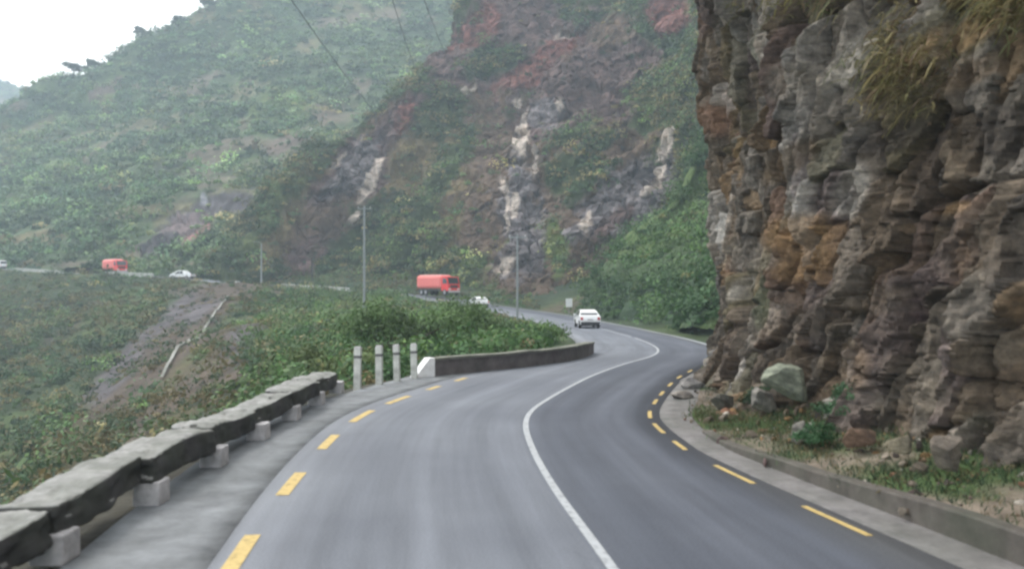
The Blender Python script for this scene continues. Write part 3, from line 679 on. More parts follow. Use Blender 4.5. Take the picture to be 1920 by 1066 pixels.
# kerb wall
sk = np.linspace(0, sy(14.5), 120); lk = np.interp(sk, sv, la)
hk = np.interp(sk - S0, [0, 8, 10, 12, 14, 30], [0.32, 0.27, 0.19, 0.12, 0.05, 0.02])
ring = [(-0.10, -0.05), (-0.10, 1.0), (-0.085, None), (0.07, None), (0.08, 1.0), (0.08, -0.05)]
KG = []
for dl, zz in ring:
    z = (hk + 0.02) if zz is None else (hk * zz if zz > 0 else np.full(len(sk), zz))
    KG.append(np.concatenate([rp(sk, lk + dl)[:, :2], (z + 0.02 * fbm(np.stack([sk, sk * 0, sk * 0], 1) * 1.5, 3, 5))[:, None]], 1))
o = link('kerb_wall', grid_mesh('kerb_wall', np.stack(KG, 1), smooth=False), concrete('kerb_concrete', (0.12, 0.108, 0.095), 0.5, 2.6))
tag(o, 'low grey concrete kerb wall along the cliff verge', 'kerb wall')

# grass on the verge
r_ = np.random.default_rng(5)
def tufts(base, n, h, tint, seed, spread=0.12):
    r = np.random.default_rng(seed); m = len(base)
    b = base[:, None] + np.concatenate([r.normal(size=(m, n, 2)) * spread, np.zeros((m, n, 1))], -1)
    tip = b + np.concatenate([r.normal(size=(m, n, 2)) * h * 0.4, (h * r.uniform(0.5, 1.1, (m, n, 1)))], -1)
    side = r.normal(size=(m, n, 3)) * 0.012 * (h / 0.25); side[..., 2] = 0
    mid = 0.5 * (b + tip) + np.array([0, 0, 0.1 * h])
    V = np.stack([b - side, b + side, mid + side, tip], 2).reshape(-1, 3)
    T = np.repeat((np.repeat(tint[:, None], n, 1) * r.uniform(0.7, 1.3, (m, n, 1))).reshape(-1, 3), 4, 0)
    return V, np.arange(len(V)).reshape(-1, 4), T
ii = r_.integers(60, 255, 11000); jj = r_.integers(1, 13, 11000); keep = (gm[ii, jj, 0] > 0.35) | (r_.random(11000) < 0.15); ii, jj = ii[keep], jj[keep]
bp = VG[ii, jj] + np.concatenate([r_.normal(size=(len(ii), 2)) * 0.12, np.full((len(ii), 1), -0.02)], 1)
V, Q, T = tufts(bp, 9, 0.10, tints(bp * 6, 12, 0.35) * 0.8, 13)
tag(link('verge_grass', raw_mesh('verge_grass', V, Q, T), LEAF), 'short green grass on the verge under the cliff', 'grass', kind='stuff')

# dry vines and grass hanging from the upper cliff
def cliff_at(px, py):
    k = np.argmin((cpx0 - px) ** 2 + (cpy0 - py) ** 2 + 1e9 * (CG[..., 1] < 3)); return CG.reshape(-1, 3)[k]
cpx0, cpy0 = proj(CG)
hang = []
rh = np.random.default_rng(33)
for k in range(200):
    u = rh.random(); px = 1650 + 300 * u + rh.normal() * 30; py = 150 - 165 * u + rh.normal() * 40
    if px < 1600 or py > 215 or fbm(np.array([[px / 70.0, py / 70.0, 0.3]]), 3, 7)[0] < -0.12: continue
    hang.append((px, py))
for k in range(14): hang.append((1380 + rh.random() * 220, -25 + rh.random() * 40))
hb = np.array([cliff_at(*h) for h in hang])
n = 44; m = len(hb); r = np.random.default_rng(3)
b = hb[:, None] + r.normal(size=(m, n, 3)) * 0.2
L = r.uniform(0.08, 0.34, (m, n, 1)); fan = r.normal(size=(m, n, 3)) * 0.42
p1_ = b + (np.array([-0.22, 0.10, 0.06]) + fan * 0.5) * L; p2_ = b + (np.array([-0.4, 0.35, -0.12]) + fan) * L; p3_ = b + (np.array([-0.45, 0.7, -0.45]) + fan * 1.2) * L
side = r.normal(size=(m, n, 3)) * 0.007; side[..., 2] *= 0.3
V = np.stack([b - side, b + side, p1_ + side, p1_ - side, p1_ - side, p1_ + side, p2_ + side, p2_ - side, p2_ - side, p2_ + side, p3_ + side * 0.3, p3_ - side * 0.3], 2).reshape(-1, 3)
tt_ = 1.3 * np.array([(0.21, 0.175, 0.085), (0.15, 0.14, 0.06), (0.14, 0.10, 0.065), (0.10, 0.11, 0.05)])[r.choice(4, (m, 1), p=[0.4, 0.3, 0.15, 0.15])]
T = np.repeat((tt_ * r.uniform(0.55, 1.35, (m, n, 1))).reshape(-1, 3), 12, 0)
tag(link('hanging_grass', raw_mesh('hanging_grass', V, np.arange(len(V)).reshape(-1, 4), T), LEAF), 'dry yellow grass and vines hanging over the upper cliff', 'vegetation', kind='stuff')

# ------------------------------------------------------------------ boulders
def boulder(p, size, col, seed, label, cat='boulder', group=None, name='boulder'):
    bm = bmesh.new(); bmesh.ops.create_icosphere(bm, subdivisions=5, radius=1.0)
    v = np.array([x.co for x in bm.verts]); r = np.random.default_rng(seed)
    for q in range(16):
        n = r.normal(size=3); n /= np.linalg.norm(n); h = r.uniform(0.42, 0.80)
        e = v @ n - h; v = v - np.maximum(e, 0)[:, None] * n * 0.92
    v = v * (1 + 0.12 * fbm(v * 2.2 + seed, 5, seed, 0.6))[:, None] * 1.15 * np.array(size)
    for x, c in zip(bm.verts, v): x.co = c
    me = bpy.data.meshes.new(name); bm.to_mesh(me); bm.free()
    a = me.attributes.new('tint', 'FLOAT_COLOR', 'POINT'); cc = np.ones((len(v), 4), np.float32); cc[:, :3] = np.array(col) * (1 + 0.4 * fbm(v * 4, 3, seed))[:, None]
    a.data.foreach_set('color', cc.ravel())
    o = link(name, me, ROCKM); o.location = [float(x) for x in p]; o.rotation_euler = (r.uniform(-.3, .3), r.uniform(-.3, .3), r.uniform(0, 6))
    return tag(o, label, cat, group)
def at(px, d, z): return (float((px - 960) / F * d), d, z)
def bl(px, d, t, size, col, seed, label, up=0.0):
    sarc = sy(d); p = vz(sarc, t); x = (px - 960) / F * d
    q = np.array([x, d, p[2] + size[2] * 0.35 + up]); boulder(q, size, col, seed, label)
bl(1482, 14.8, 0.6, (0.42, 0.45, 0.36), (0.19, 0.215, 0.18), 1, 'pale greenish boulder, largest at the cliff foot', 0.42)
bl(1425, 15.6, 0.5, (0.28, 0.34, 0.22), (0.20, 0.195, 0.19), 2, 'grey boulder wedged beside the pale greenish boulder', 0.15)
bl(1503, 12.8, 0.4, (0.16, 0.2, 0.24), (0.21, 0.205, 0.195), 3, 'small upright pale grey rock on the grassy verge', 0.02)
bl(1605, 11.7, 0.6, (0.2, 0.26, 0.2), (0.17, 0.12, 0.095), 4, 'rusty brown boulder leaning against the cliff', 0.02)
bl(1775, 10.0, 0.55, (0.16, 0.2, 0.27), (0.17, 0.15, 0.135), 5, 'tall pale rock slab standing by the kerb wall', 0.0)
bl(1296, 21.3, 0.1, (0.28, 0.36, 0.2), (0.19, 0.19, 0.2), 6, 'low grey rock by the last yellow dashes')
bl(1284, 19.4, 0.05, (0.26, 0.34, 0.13), (0.2, 0.19, 0.185), 7, 'flat pale rock lying in the gutter below the cliff')
bl(1358, 17.0, 0.4, (0.24, 0.26, 0.24), (0.12, 0.12, 0.11), 8, 'dark rock in the shrubs at the cliff foot')
bl(1690, 10.9, 0.6, (0.18, 0.22, 0.14), (0.17, 0.155, 0.12), 9, 'tan rock half buried in the verge grass')
# loose rubble along the cliff foot
rr = np.random.default_rng(77); bmr = bmesh.new(); bmesh.ops.create_icosphere(bmr, subdivisions=2, radius=1.0)
iv = np.array([x.co for x in bmr.verts]); iq = np.array([[x.index for x in f.verts] for f in bmr.faces]); bmr.free()
Vs, Qs, Ts = [], [], []
for k in range(900):
    sarc = sy(7 + 21 * rr.random()); t = np.clip(0.62 - abs(rr.normal()) * 0.28, 0.03, 0.8); q = vz(sarc, t) + np.array([rr.normal() * 0.08, rr.normal() * 0.08, 0])
    v = iv.copy()
    for w_ in range(6):
        nn_ = rr.normal(size=3); nn_ /= np.linalg.norm(nn_); v = v - np.maximum(v @ nn_ - rr.uniform(0.35, 0.8), 0)[:, None] * nn_
    v = v * rr.uniform(0.5, 1.2, 3) * (0.025 + 0.11 * rr.random() ** 4) ; Vs.append(v + q + np.array([0, 0, 0.01])); Qs.append(iq + len(iv) * k)
    c_ = pal[rr.choice(10)] * rr.uniform(0.8, 1.4); Ts.append(np.tile(c_, (len(iv), 1)))
tag(link('rubble', raw_mesh('rubble', np.concatenate(Vs), np.concatenate(Qs), np.concatenate(Ts)), ROCKM), 'loose broken stones along the foot of the cliff', 'rubble', kind='stuff')

# ------------------------------------------------------------------ shrubs and trees
def shrub(p, rad, h, tint, seed, label, n=420, leaf=0.13, group=None):
    root = empty('shrub', p); r = np.random.default_rng(seed)
    m = 9; c = r.normal(size=(m, 3)) * np.array([rad * 0.45, rad * 0.45, h * 0.16]); c[:, 2] = np.abs(c[:, 2]) + h * r.uniform(0.25, 0.62, m)
    tn = np.array(tint) * r.uniform(0.65, 1.4, (m, 1))
    V, Q, T = leaf_cloud(c, r.uniform(0.35, 0.6, m) * rad, n // m, leaf, tn, seed=seed)
    link('foliage', raw_mesh('shrub_foliage', V, Q, T), LEAF, root)
    mb = MB()
    for q in c[:6]: mb.tube([(0, 0, -0.15), (q[0] * 0.4, q[1] * 0.4, q[2] * 0.6), tuple(q)], [0.03 * h, 0.02 * h, 0.006 * h], 6)
    mb.build('stem', BARK, root)
    return tag(root, label, 'shrub', group)
def tz(x, y): return float(terrain_z(np.array([[x, y]]))[0])
def sh(px, d, rad, h, tint, seed, label, dz=0.0, **k):
    x = (px - 960) / F * d; return shrub((x, d, tz(x, d) + dz), rad, h, tint, seed, label, **k)
G1, G2, G3 = (0.095, 0.165, 0.05), (0.078, 0.132, 0.045), (0.12, 0.165, 0.06)
sh(835, 44, 2.6, 2.7, G1, 21, 'broad bright green shrub behind the dark parapet', n=4500, leaf=0.11)
sh(740, 40, 2.4, 2.7, G2, 22, 'dark green shrub rising behind the four white posts', n=4000, leaf=0.11)
sh(655, 30, 1.5, 1.7, G3, 23, 'yellow-green bush beside the first white post', n=3500, leaf=0.08)
sh(1010, 47, 1.5, 1.1, G1, 24, 'low green shrub near the far end of the dark parapet', n=3200, leaf=0.09)
sh(925, 44, 1.7, 1.25, G2, 25, 'round dark shrub behind the middle of the parapet', n=3200, leaf=0.09)
sh(590, 27, 1.3, 1.3, G1, 26, 'green bush behind the far end of the stone guard wall', n=3200, leaf=0.075)
sh(520, 23, 1.0, 1.0, G2, 27, 'small dark bush behind the stone guard wall', n=2400, leaf=0.065)
p = vz(sy(12.9), 0.55); shrub((p[0] + 0.1, p[1], p[2]), 0.38, 0.75, (0.045, 0.10, 0.045), 28, 'small deep green bush at the foot of the cliff', n=2200, leaf=0.03)
p = vz(sy(17.0), 0.4); shrub((p[0], p[1], p[2]), 0.5, 0.55, (0.04, 0.07, 0.035), 29, 'dark low shrub at the cliff nose beside the gutter', n=2000, leaf=0.033)
p = vz(sy(11.6), 0.3); shrub((p[0], p[1], p[2]), 0.3, 0.35, (0.05, 0.12, 0.05), 30, 'light green weed clump on the verge above the kerb', n=1500, leaf=0.025)

def tree(p, h, rad, tint, seed, label, n=900, leaf=0.6, group=None):
    root = empty('tree', p); r = np.random.default_rng(seed); m = 11
    c = r.normal(size=(m, 3)) * np.array([rad * 0.5, rad * 0.5, h * 0.12]); c[:, 2] += h * r.uniform(0.55, 0.85, m)
    V, Q, T = leaf_cloud(c, r.uniform(0.3, 0.5, m) * rad, n // m, leaf, np.array(tint) * r.uniform(0.7, 1.3, (m, 1)), seed=seed)
    link('crown', raw_mesh('tree_crown', V, Q, T), LEAF, root)
    mb = MB().tube([(0, 0, -1), (0.1, 0, h * 0.4), (0.1, 0.1, h * 0.75)], [h * 0.03, h * 0.022, h * 0.01], 8)
    for q in c[:6]: mb.tube([(0.1, 0, h * 0.4), tuple(q * np.array([0.5, 0.5, 0.85])), tuple(q)], [h * 0.014, h * 0.009, h * 0.004], 6)
    mb.build('trunk', BARK, root)
    return tag(root, label, 'tree', group)
def on_grid(G, px, topmost=True):
    gx, gy = proj(G); j = np.where(np.abs(gx - px) < 9, gy, 1e9); k = np.argmin(j); return G.reshape(-1, 3)[k]
for px, h, rad, sd_, lab in [(130, 7.5, 4.6, 41, 'spreading tree breaking the skyline, highest above the low left end of the ridge'), (163, 5.5, 3.2, 42, 'small tree just uphill of the spreading skyline tree'), (262, 4.5, 3.6, 43, 'bushy tree on the skyline half way up the ridge'),
                             (330, 4, 4.2, 44, 'low wide tree on the skyline above the bushy one'), (383, 4.2, 3.6, 45, 'tree nearest the top of the visible skyline')]:
    q = on_grid(GA, px); tree((q[0], q[1], q[2] - 0.8), h, rad, (0.05, 0.075, 0.04), sd_, lab)

# ------------------------------------------------------------------ stone guard wall
gw = tag(empty('guard_wall', (-4.25, 7.7, 0)), 'low mossy stone guard wall on white pillars along the left shoulder', 'guard wall')
rw = np.random.default_rng(8)
def stone_beam(L, w, h, seed):
    nx_, ny_, nz_ = 7, 26, 6
    bm = bmesh.new(); bmesh.ops.create_cube(bm, size=1.0)
    bmesh.ops.subdivide_edges(bm, edges=bm.edges[:], cuts=22, use_grid_fill=True)
    v = np.array([x.co for x in bm.verts]) * 2
    v = v / (np.maximum(1, (np.abs(v) ** 14).sum(1) ** (1 / 14)))[:, None] * 1.0
    v = v * np.array([w / 2, L / 2, h / 2]); q = v * 1.6 + seed * 3.1
    nrm = np.sign(v) * (np.abs(v / np.array([w / 2, L / 2, h / 2])) ** 6); nrm /= np.linalg.norm(nrm, axis=1)[:, None] + 1e-6
    v = v + nrm * (0.075 * fbm(q * 1.4, 5, seed, 0.6) - 0.045 * ss(0.18, 0.5, fbm(q * 2.6 + 9, 3, seed + 40)))[:, None] + np.array([1, 0, 0]) * (0.05 * np.sin(v[:, 1] * 1.3 + seed))[:, None] + np.array([0, 0, 1]) * (0.03 * np.sin(v[:, 1] * 2.1 + seed * 2))[:, None]
    for x, c in zip(bm.verts, v): x.co = c
    me = bpy.data.meshes.new('beam'); bm.to_mesh(me); bm.free()
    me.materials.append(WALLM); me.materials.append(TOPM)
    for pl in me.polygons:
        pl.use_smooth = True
        if pl.normal.z > 0.65: pl.material_index = 1  # upward faces take the pale concrete, all others the dark one
    return me
d0 = 3.5
for k in range(8):
    ya = d0 + 2.1 * k; L = 2.1 + rw.uniform(-0.05, 0.10)
    o = bpy.data.objects.new('beam', stone_beam(L, 0.60, 0.32, k + 1)); COL.objects.link(o); o.parent = gw
    o.location = (rw.uniform(-0.07, 0.07) - 0.17, ya + 1.05 - 7.7, 0.375 + rw.uniform(-0.03, 0.04)); o.rotation_euler = (rw.uniform(-.02, .02), rw.uniform(-.07, .07), rw.uniform(-.035, .035))
    if k < 8:
        MB().box((0.05, ya + 2.1 + 0.15 - 7.7, 0.135), (0.31, 0.34, 0.28), bevel=0.02, taper=0.96).build('pillar', WHITE_PAINT, gw)

# white posts
POSTM = concrete('white_post_paint', (0.62, 0.63, 0.59), 0.35, 4.0)
def post(p, h, w, label):
    r = empty('white_post', p, random.uniform(-0.1, 0.1)); r.rotation_euler[0] = random.uniform(-.035, .035); r.rotation_euler[1] = random.uniform(-.03, .03)
    mb = MB().box((0, 0, h / 2 - 0.1), (w, w, h + 0.2), bevel=0.015); mb.build('shaft', POSTM, r)
    MB().box((0, 0, h + 0.02), (w * 1.04, w * 1.04, 0.05), taper=0.7).build('cap', WHITE_PAINT, r)
    MB().box((0, 0, h * 0.80), (w * 1.03, w * 1.03, h * 0.07)).build('dark_band', plain('post_band', (0.12, 0.12, 0.12), 0.8), r)
    return tag(r, label, 'post', 'white concrete posts at the bend')
post((-3.86, 21.3, -0.05), 1.05, 0.17, 'tall clean white concrete post next to the stone guard wall end')
post((-3.45, 22.2, -0.05), 1.02, 0.17, 'second white post from the stone guard wall')
post((-3.08, 22.9, -0.05), 1.0, 0.16, 'third white post from the stone guard wall')
post((-2.70, 23.6, -0.05), 0.98, 0.17, 'stained white post closest to the dark parapet')

# dark parapet beyond the posts
def wall_along(pts, h, w, mat, name, label, cat, cap=None, endw=None, rz=0.03):
    c = catmull(np.array(pts, float), 60); t = np.gradient(c, axis=0); t[:, 2] = 0; t /= np.linalg.norm(t, axis=1)[:, None]
    nrm = np.stack([t[:, 1], -t[:, 0], 0 * t[:, 0]], 1)
    root = empty(name, c[0]); l = c - c[0]
    def sweep(prof):
        G = np.stack([l + nrm * a + np.array([0, 0, 1.0]) * (b + 0.04 * (b > 0.1) * fbm(c * 0.8, 3, 4)[:, None] * rz / 0.03) for a, b in prof], 1)
        V = G.reshape(-1, 3); q = grid_quads(len(l), len(prof)); m = len(prof)
        caps = np.array([[0, 1, 2, 3], [len(V) - 1, len(V) - 2, len(V) - 3, len(V) - 4]]) if m == 4 else np.zeros((0, 4), int)
        return raw_mesh(name, V, np.concatenate([q, caps]).astype(np.int32))
    link('wall_body', sweep([(-w / 2, -0.4), (-w / 2, h), (w / 2, h), (w / 2, -0.4)]), mat, root)
    if cap is not None: link('coping', sweep([(-w / 2 - 0.04, h + 0.002), (-w / 2 - 0.04, h + 0.07), (w / 2 + 0.04, h + 0.07), (w / 2 + 0.04, h + 0.002)]), cap, root)
    return tag(root, label, cat)
DARKWALL = concrete('dark_parapet_stone', (0.16, 0.142, 0.14), 0.3, 2.0)
dp = wall_along([(-2.3, 24.3, 0), (-1.0, 25.7, 0), (0.7, 27.8, -0.02), (2.0, 30.2, -0.06), (2.75, 32.5, -0.1), (3.2, 35, -0.22)], 0.44, 0.32, DARKWALL, 'parapet', 'dark stone parapet with a white painted sloping end, inside the bend', 'parapet', cap=concrete('mossy_cap', (0.2, 0.2, 0.17), 0.5))
mb = MB(); a, b_, hh = 0.16, 0.62, 0.53
pts2 = [(-0.17, -b_, 0), (-0.17, 0, 0), (-0.17, 0, hh), (-0.17, -0.16, hh), (0.17, -b_, 0), (0.17, 0, 0), (0.17, 0, hh), (0.17, -0.16, hh)]
vs = [mb.bm.verts.new(Vector(q)) for q in pts2]
for f in ((0, 1, 2, 3), (7, 6, 5, 4), (0, 3, 7, 4), (3, 2, 6, 7), (2, 1, 5, 6), (1, 0, 4, 5)): mb.bm.faces.new([vs[i] for i in f])
e = mb.build('painted_end', plain('bright_white_paint', (0.8, 0.8, 0.8), 0.7), dp); e.rotation_euler = (0, 0, math.radians(-58)); e.location = (0.03, -0.03, 0)

# pale parapets along the far road
def far_wall(s0, s1, lab, lat=-4.1, h=0.75):
    s = np.linspace(s0, s1, 6); wall_along(rp(s, lat), h, 0.35, PALEWALL, 'roadside_parapet', lab, 'parapet', rz=0.0)
def s_at(px):
    qx, _ = proj(RD); k = np.argmin(np.abs(qx - px) + 1e6 * (RS < sy(112))); return RS[k]
far_wall(s_at(690), s_at(560), 'long pale parapet on the far road right of the wooden pole')
far_wall(s_at(478), s_at(462), 'short pale parapet on the far road at the foot of the lamp post')
far_wall(s_at(318), s_at(235), 'pale parapet on the far road between pickup and red truck')
far_wall(s_at(150), s_at(60), 'faint pale parapet on the far road left of the red truck', h=0.6)

# stepped concrete drain down the gully
dr = []
for px, py, d in [(428, 568, 130), (400, 598, 113), (370, 630, 100), (345, 665, 88), (322, 695, 80), (302, 715, 75)]:
    x = (px - 960) / F * d; dr.append((x, d, tz(x, d) + 0.22))
dr = catmull(np.array(dr), 80); 
w = np.interp(np.linspace(0, 1, 80), [0, 0.3, 0.4, 0.55, 1], [0.10, 0.16, 0.42, 0.17, 0.12])
dr[:, 2] = terrain_z(dr[:, :2]) + 0.4
DG = np.stack([dr + np.array([-1, 0, -0.6]) * w[:, None], dr + np.array([-1, 0, 0.15]) * w[:, None], dr + np.array([1, 0, 0.15]) * w[:, None], dr + np.array([1, 0, -0.6]) * w[:, None]], 1)
tag(link('drain_channel', grid_mesh('drain_channel', DG, smooth=False), concrete('stained_drain', (0.27, 0.27, 0.25), 0.5, 0.8)), 'pale concrete drain running down the bare gully below the far road', 'drain')

# ------------------------------------------------------------------ poles and cables
def pole(px, d, ytop, label, rad=0.11, arm=None, mat=GALV, base_z=None, name='utility_pole', cat='pole'):
    x = (px - 960) / F * d; z = tz(x, d) if base_z is None else base_z; top = CAM_H - (ytop - HZ) / F * d; h = top - z
    r = empty(name, (x, d, z))
    MB().tube([(0, 0, -0.5), (0, 0, h * 0.5), (0, 0, h)], [rad * 1.25, rad * 1.05, rad * 0.8], 10).build('shaft', mat, r)
    if arm == 'cross':
        MB().box((0, 0, h - 0.35), (1.7, 0.1, 0.12)).build('crossarm', mat, r)
        for q in (-0.75, 0, 0.75): MB().tube([(q, 0, h - 0.29), (q, 0, h - 0.2), (q, 0, h - 0.1)], [0.03, 0.06, 0.04], 8).build('insulator', WHITE_PAINT, r)
    if arm == 'lamp':
        MB().tube([(0, 0, h - 0.05), (-0.5, 0, h + 0.25), (-1.2, 0, h + 0.3)], 0.04, 8).build('lamp_arm', mat, r)
        MB().box((-1.35, 0, h + 0.28), (0.5, 0.2, 0.1), bevel=0.03).build('lamp_head', mat, r)
    tag(r, label, cat); return r, Vector((x, d, top))
p1, t1 = pole(970, 82, 438, 'slim grey pole beside the road left of the white car', 0.10, 'cross')
p2, t2 = pole(683, 108, 386, 'tall pale grey pole rising from the green knoll', 0.15, 'cross')
p3, t3 = pole(490, 164, 456, 'grey lamp post on the far road at the spur', 0.15, 'lamp', name='lamp_post', cat='lamp post')
p4, t4 = pole(585, 172, 482, 'short dark wooden pole beyond the far road', 0.19, None, DARKPOLE)
q = P(700, 228, 196)
def cable(a, b, label, rad=0.05, sag=1.5):
    a, b = Vector(a), Vector(b); pts = []
    for k in range(25):
        t = k / 24; v = a.lerp(b, t); v.z -= sag * 4 * t * (1 - t); pts.append(v)
    o = MB().tube(pts, rad, 6).build('power_cable', plain('cable', (0.04, 0.045, 0.05), 0.7), None, True)
    tag(o, label, 'cable', 'power cables over the slope')
gq = GB.reshape(-1, 3); gx, gy = proj(gq); q = gq[np.argmin((gx - 704) ** 2 + (gy - 232) ** 2)]
cp = empty('anchor_pole', q)
MB().tube([(0, 0, -0.6), (0, 0, 1.2), (0, 0, 2.6)], [0.16, 0.14, 0.12], 8).build('shaft', DARKPOLE, cp)
tag(cp, 'short dark pole on the spur ridge where the power cable ends', 'pole')
cable(P(505, -60, 120), q + np.array([0, 0, 2.3]), 'dark power cable slanting down to the spur ridge', 0.075, 0.6)
gqq = gq[np.argmin((gx - 775) ** 2 + (gy - 130) ** 2)]
cable(P(715, -70, 130), gqq + np.array([0, 0, 0.2]), 'thin power cable crossing the hazy slope beside the purple rock', 0.075, 0.6)
gqq = gq[np.argmin((gx - 842) ** 2 + (gy - 120) ** 2)]
cable(P(770, -70, 130), gqq + np.array([0, 0, 0.2]), 'thin power cable ending on the purple rock face', 0.075, 0.6)

# small reflector sign by the bend
x = (1067 - 960) / F * 97; s_ = empty('marker_sign', (x, 97, -0.75))
MB().tube([(0, 0, -0.3), (0, 0, 1.6)], 0.035, 8).build('post', GALV, s_)
MB().box((0, -0.06, 1.6), (0.75, 0.03, 0.95), bevel=0.01).build('panel', plain('sign_panel', (0.6, 0.62, 0.6), 0.5), s_)
tag(s_, 'small pale roadside marker sign at the foot of the shrubby bank', 'sign')

# ------------------------------------------------------------------ vehicles (forward = +Y, origin on the ground)
def wheel(root, x, y, r, w, dirx):
    wl = MB().tube([(x - w / 2, y, r), (x - w / 2 + 0.03, y, r), (x + w / 2 - 0.03, y, r), (x + w / 2, y, r)], [r * 0.92, r, r, r * 0.92], 20).build('wheel', RUBBER, root)
    MB().tube([(x + dirx * (w / 2 + 0.004), y, r), (x + dirx * (w / 2 + 0.02), y, r)], [r * 0.6, r * 0.5], 14).build('rim', STEEL, wl)
def car_like(name, label, cat, prof, hw, zb, hr, zr, L, paintm, windows, group=None, wr=0.32, wheels=(0.75, 3.35), bed=None):
    root = empty(name)
    def wat(z): return hw if z <= zb else hw + (hr - hw) * (z - zb) / (zr - zb)
    mb = MB(); A = []; B = []
    for y, z in prof:
        k = 0.94 if (y < 0.05 or y > L - 0.12) and z <= zb else 1.0
        A.append(mb.bm.verts.new((-wat(z) * k, y, z))); B.append(mb.bm.verts.new((wat(z) * k, y, z)))
    n = len(prof)
    for i in range(n):
        j = (i + 1) % n; mb.bm.faces.new((A[i], A[j], B[j], B[i]))
    fa = mb.bm.faces.new(A); fb = mb.bm.faces.new(B[::-1])
    bmesh.ops.triangulate(mb.bm, faces=[fa, fb])
    body = mb.build('body', paintm, root)
    for kind, pts in windows:
        if kind == 'side':
            for s in (-1, 1):
                MB().poly([(s * (wat(z) + 0.008), y, z) for y, z in pts]).build('side_window', GLASS, root)
        else:
            (y0, z0), (y1, z1) = pts; sgn = -1 if kind == 'rear_window' else 1
            nrm = Vector((0, (z1 - z0), -(y1 - y0))).normalized() * (0.012)
            if nrm.y * sgn < 0: nrm = -nrm
            MB().poly([(-wat(z0) * 0.88, y0 + nrm.y, z0 + nrm.z), (wat(z0) * 0.88, y0 + nrm.y, z0 + nrm.z), (wat(z1) * 0.9, y1 + nrm.y, z1 + nrm.z), (-wat(z1) * 0.9, y1 + nrm.y, z1 + nrm.z)]).build(kind, GLASS, root)
    for s in (-1, 1):
        MB().box((s * hw * 0.80, 0.0, 0.80), (0.20, 0.05, 0.22), bevel=0.012).build('tail_light', TAIL, root)
        MB().box((s * hw * 0.72, L - 0.03, 0.68), (0.32, 0.07, 0.16), bevel=0.02).build('headlight', LAMP, root)
        MB().box((s * (hw + 0.09), wheels[1] - 0.55, zb + 0.06), (0.16, 0.10, 0.13), bevel=0.03).build('mirror', paintm, root)
        for y in wheels: wheel(root, s * (hw - 0.10), y, wr, 0.2, s)
    MB().box((0, -0.03, 0.45), (hw * 1.8, 0.12, 0.18), bevel=0.04).build('rear_bumper', BLACKP, root)
    MB().box((0, L + 0.01, 0.42), (hw * 1.8, 0.12, 0.2), bevel=0.04).build('front_bumper', BLACKP, root)
    MB().box((0, -0.012, 0.72), (0.46, 0.02, 0.13)).build('number_plate', WHITE_PAINT, root)
    MB().box((0, L / 2, 0.28), (hw * 1.7, L * 0.9, 0.14)).build('underbody', BLACKP, root)
    return tag(root, label, cat, group)
hatch = [(0.02, .34), (0, .74), (0.07, .98), (0.62, 1.04), (0.9, 1.26), (1.15, 1.41), (1.5, 1.49), (2.0, 1.51), (2.45, 1.44), (3.05, 1.02), (3.65, .93), (4.05, .82), (4.2, .62), (4.2, .34)]
car1 = car_like('car', 'white saloon car rounding the far bend ahead', 'car', hatch, 0.86, 1.0, 0.60, 1.51, 4.2, CARWHITE,
                [('side', [(0.85, 1.08), (1.2, 1.38), (1.65, 1.44), (1.65, 1.06)]), ('side', [(1.75, 1.06), (1.75, 1.45), (2.35, 1.40), (2.85, 1.06)]), ('rear_window', ((0.66, 1.075), (0.89, 1.25))), ('windscreen', ((3.04, 1.06), (2.54, 1.42)))])
def place(o, p, head, z=None):
    o.location = (float(p[0]), float(p[1]), float(p[2] if z is None else z)); o.rotation_euler = (0, 0, head)
k = sy(69); p = rp(k, -1.55); place(car1, (p[0] + 0.62, p[1], p[2]), math.radians(3))
vanp = [(0.02, .34), (0, .8), (0.04, 1.1), (0.14, 1.85), (0.4, 1.95), (3.0, 1.95), (3.4, 1.86), (4.05, 1.12), (4.4, .98), (4.6, .7), (4.6, .34)]
van = car_like('van', 'white van cut off by the left edge of the picture on the far road', 'van', vanp, 0.86, 1.1, 0.72, 1.95, 4.6, CARWHITE,
               [('side', [(0.3, 1.16), (0.4, 1.75), (1.6, 1.75), (1.6, 1.16)]), ('side', [(1.7, 1.16), (1.7, 1.75), (2.7, 1.75), (2.7, 1.16)]), ('side', [(2.8, 1.16), (2.8, 1.75), (3.3, 1.72), (3.75, 1.16)]), ('rear_window', ((0.05, 1.2), (0.13, 1.78))), ('windscreen', ((4.0, 1.17), (3.45, 1.8)))], wheels=(0.9, 3.7), wr=0.33)
car2 = copy_tree(car1); tag(car2, 'small white car on the road to the left of the slim grey pole', 'car')
px_s = s_at(928); p = rp(px_s, -1.6); place(car2, p, math.radians(22))
pick = [(0.02, .42), (0, .98), (1.55, 1.0), (1.6, 1.02), (1.85, 1.68), (2.2, 1.76), (3.1, 1.74), (3.75, 1.12), (4.8, 1.0), (5.0, .75), (5.0, .42)]
pk = car_like('pickup', 'white pickup driving along the far road', 'pickup', pick, 0.9, 1.02, 0.7, 1.76, 5.0, CARWHITE,
              [('side', [(1.8, 1.08), (1.98, 1.6), (2.55, 1.62), (2.55, 1.08)]), ('side', [(2.65, 1.08), (2.65, 1.62), (3.1, 1.6), (3.5, 1.08)]), ('windscreen', ((3.7, 1.16), (3.15, 1.66)))], wheels=(0.95, 4.1), wr=0.36)
k = s_at(372); p = rp(k, -1.4, 0.02); place(pk, p, math.radians(74))
k = s_at(18); p = rp(k, -1.5, 0.02); place(van, p, math.radians(64))

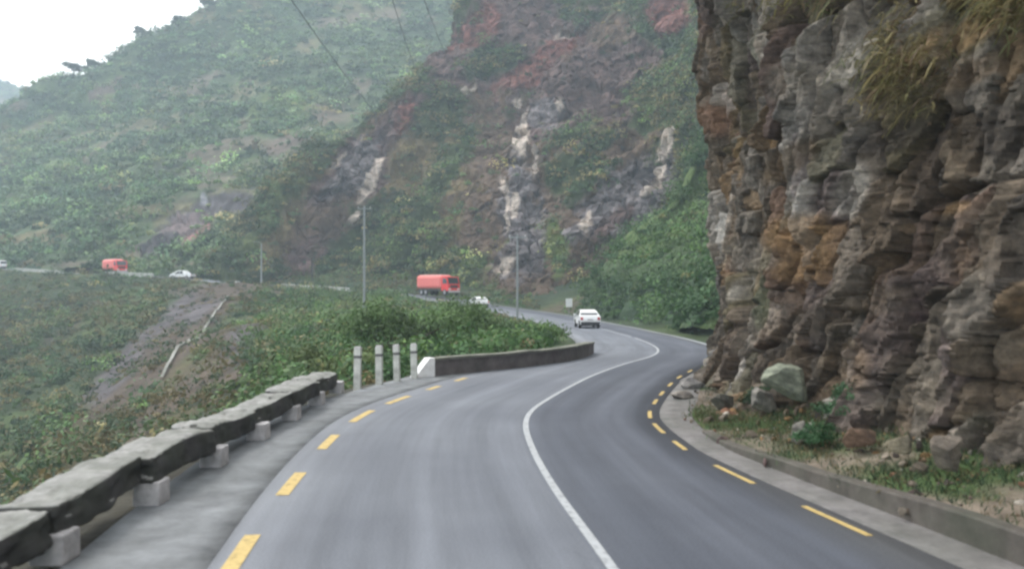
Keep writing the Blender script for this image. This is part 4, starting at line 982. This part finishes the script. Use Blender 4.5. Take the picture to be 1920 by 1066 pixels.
def truck(label):
    r = empty('truck')
    MB().box((0, 3.1, 0.8), (2.2, 8.2, 0.25)).build('chassis', BLACKP, r)
    cb_ = MB()
    prof = [(5.55, 0.75), (5.55, 2.75), (5.85, 2.95), (6.9, 2.9), (7.25, 1.75), (7.3, 0.75)]
    A = [cb_.bm.verts.new((-1.15, y, z)) for y, z in prof]; B = [cb_.bm.verts.new((1.15, y, z)) for y, z in prof]
    for i in range(6): cb_.bm.faces.new((A[i], A[(i + 1) % 6], B[(i + 1) % 6], B[i]))
    cb_.bm.faces.new(A); cb_.bm.faces.new(B[::-1])
    cab = cb_.build('cab', RED, r)
    MB().poly([(-1.0, 7.262, 1.82), (1.0, 7.262, 1.82), (0.98, 6.945, 2.8), (-0.98, 6.945, 2.8)]).build('windscreen', GLASS, r)
    for s in (-1, 1):
        MB().poly([(s * 1.158, 5.9, 1.85), (s * 1.158, 5.95, 2.65), (s * 1.158, 6.75, 2.65), (s * 1.158, 7.0, 1.85)]).build('side_window', GLASS, r)
        MB().box((s * 0.85, 7.32, 1.0), (0.4, 0.06, 0.22), bevel=0.02).build('headlight', LAMP, r)
        MB().box((s * 1.33, 7.1, 2.1), (0.12, 0.15, 0.4), bevel=0.03).build('mirror', BLACKP, r)
        MB().box((s * 0.9, -1.05, 0.95), (0.25, 0.06, 0.18)).build('tail_light', TAIL, r)
        for y in (0.3, 1.45, 6.4): wheel(r, s * 1.0, y, 0.5, 0.32, s)
    MB().box((0, 7.36, 0.62), (2.25, 0.16, 0.32), bevel=0.04).build('bumper', WHITE_PAINT, r)
    MB().box((0, 7.315, 1.4), (1.5, 0.05, 0.4), bevel=0.01).build('grille', BLACKP, r)
    cargo = MB().box((0, 2.2, 2.13), (2.45, 6.5, 2.1), bevel=0.42).build('cargo_box', PINK, r)
    MB().box((0, 2.2, 3.225), (1.5, 5.5, 0.07)).build('roof_sheet', plain('pale_tarpaulin', (0.72, 0.66, 0.62), 0.7), cargo)
    return tag(r, label, 'truck')
tr1 = truck('red truck with a pale red cargo box, coming round behind the green knoll')
k = s_at(790); p = rp(k, 1.0); place(tr1, p + np.array([0.0, 0, 0.2]), math.radians(180 + 42))
tr2 = copy_tree(tr1); tag(tr2, 'red truck far off on the road left of the white pickup', 'truck')
k = s_at(196); p = rp(k, 1.0, 0.02); place(tr2, p, math.radians(180 + 45))

# ------------------------------------------------------------------ haze
hz = MB().box((-100, 500, 81), (5000, 5000, 244))
hm = bpy.data.materials.new('haze_air'); hm.use_nodes = True; t = hm.node_tree; t.nodes.remove(t.nodes['Principled BSDF'])
pv = t.nodes.new('ShaderNodeVolumePrincipled'); pv.inputs['Color'].default_value = (0.72, 0.86, 1.0, 1); pv.inputs['Density'].default_value = 0.00072
t.links.new(pv.outputs[0], t.nodes['Material Output'].inputs['Volume'])
tag(hz.build('haze', hm), 'thin bluish haze filling the valley air', 'haze', kind='stuff')
print('done build')
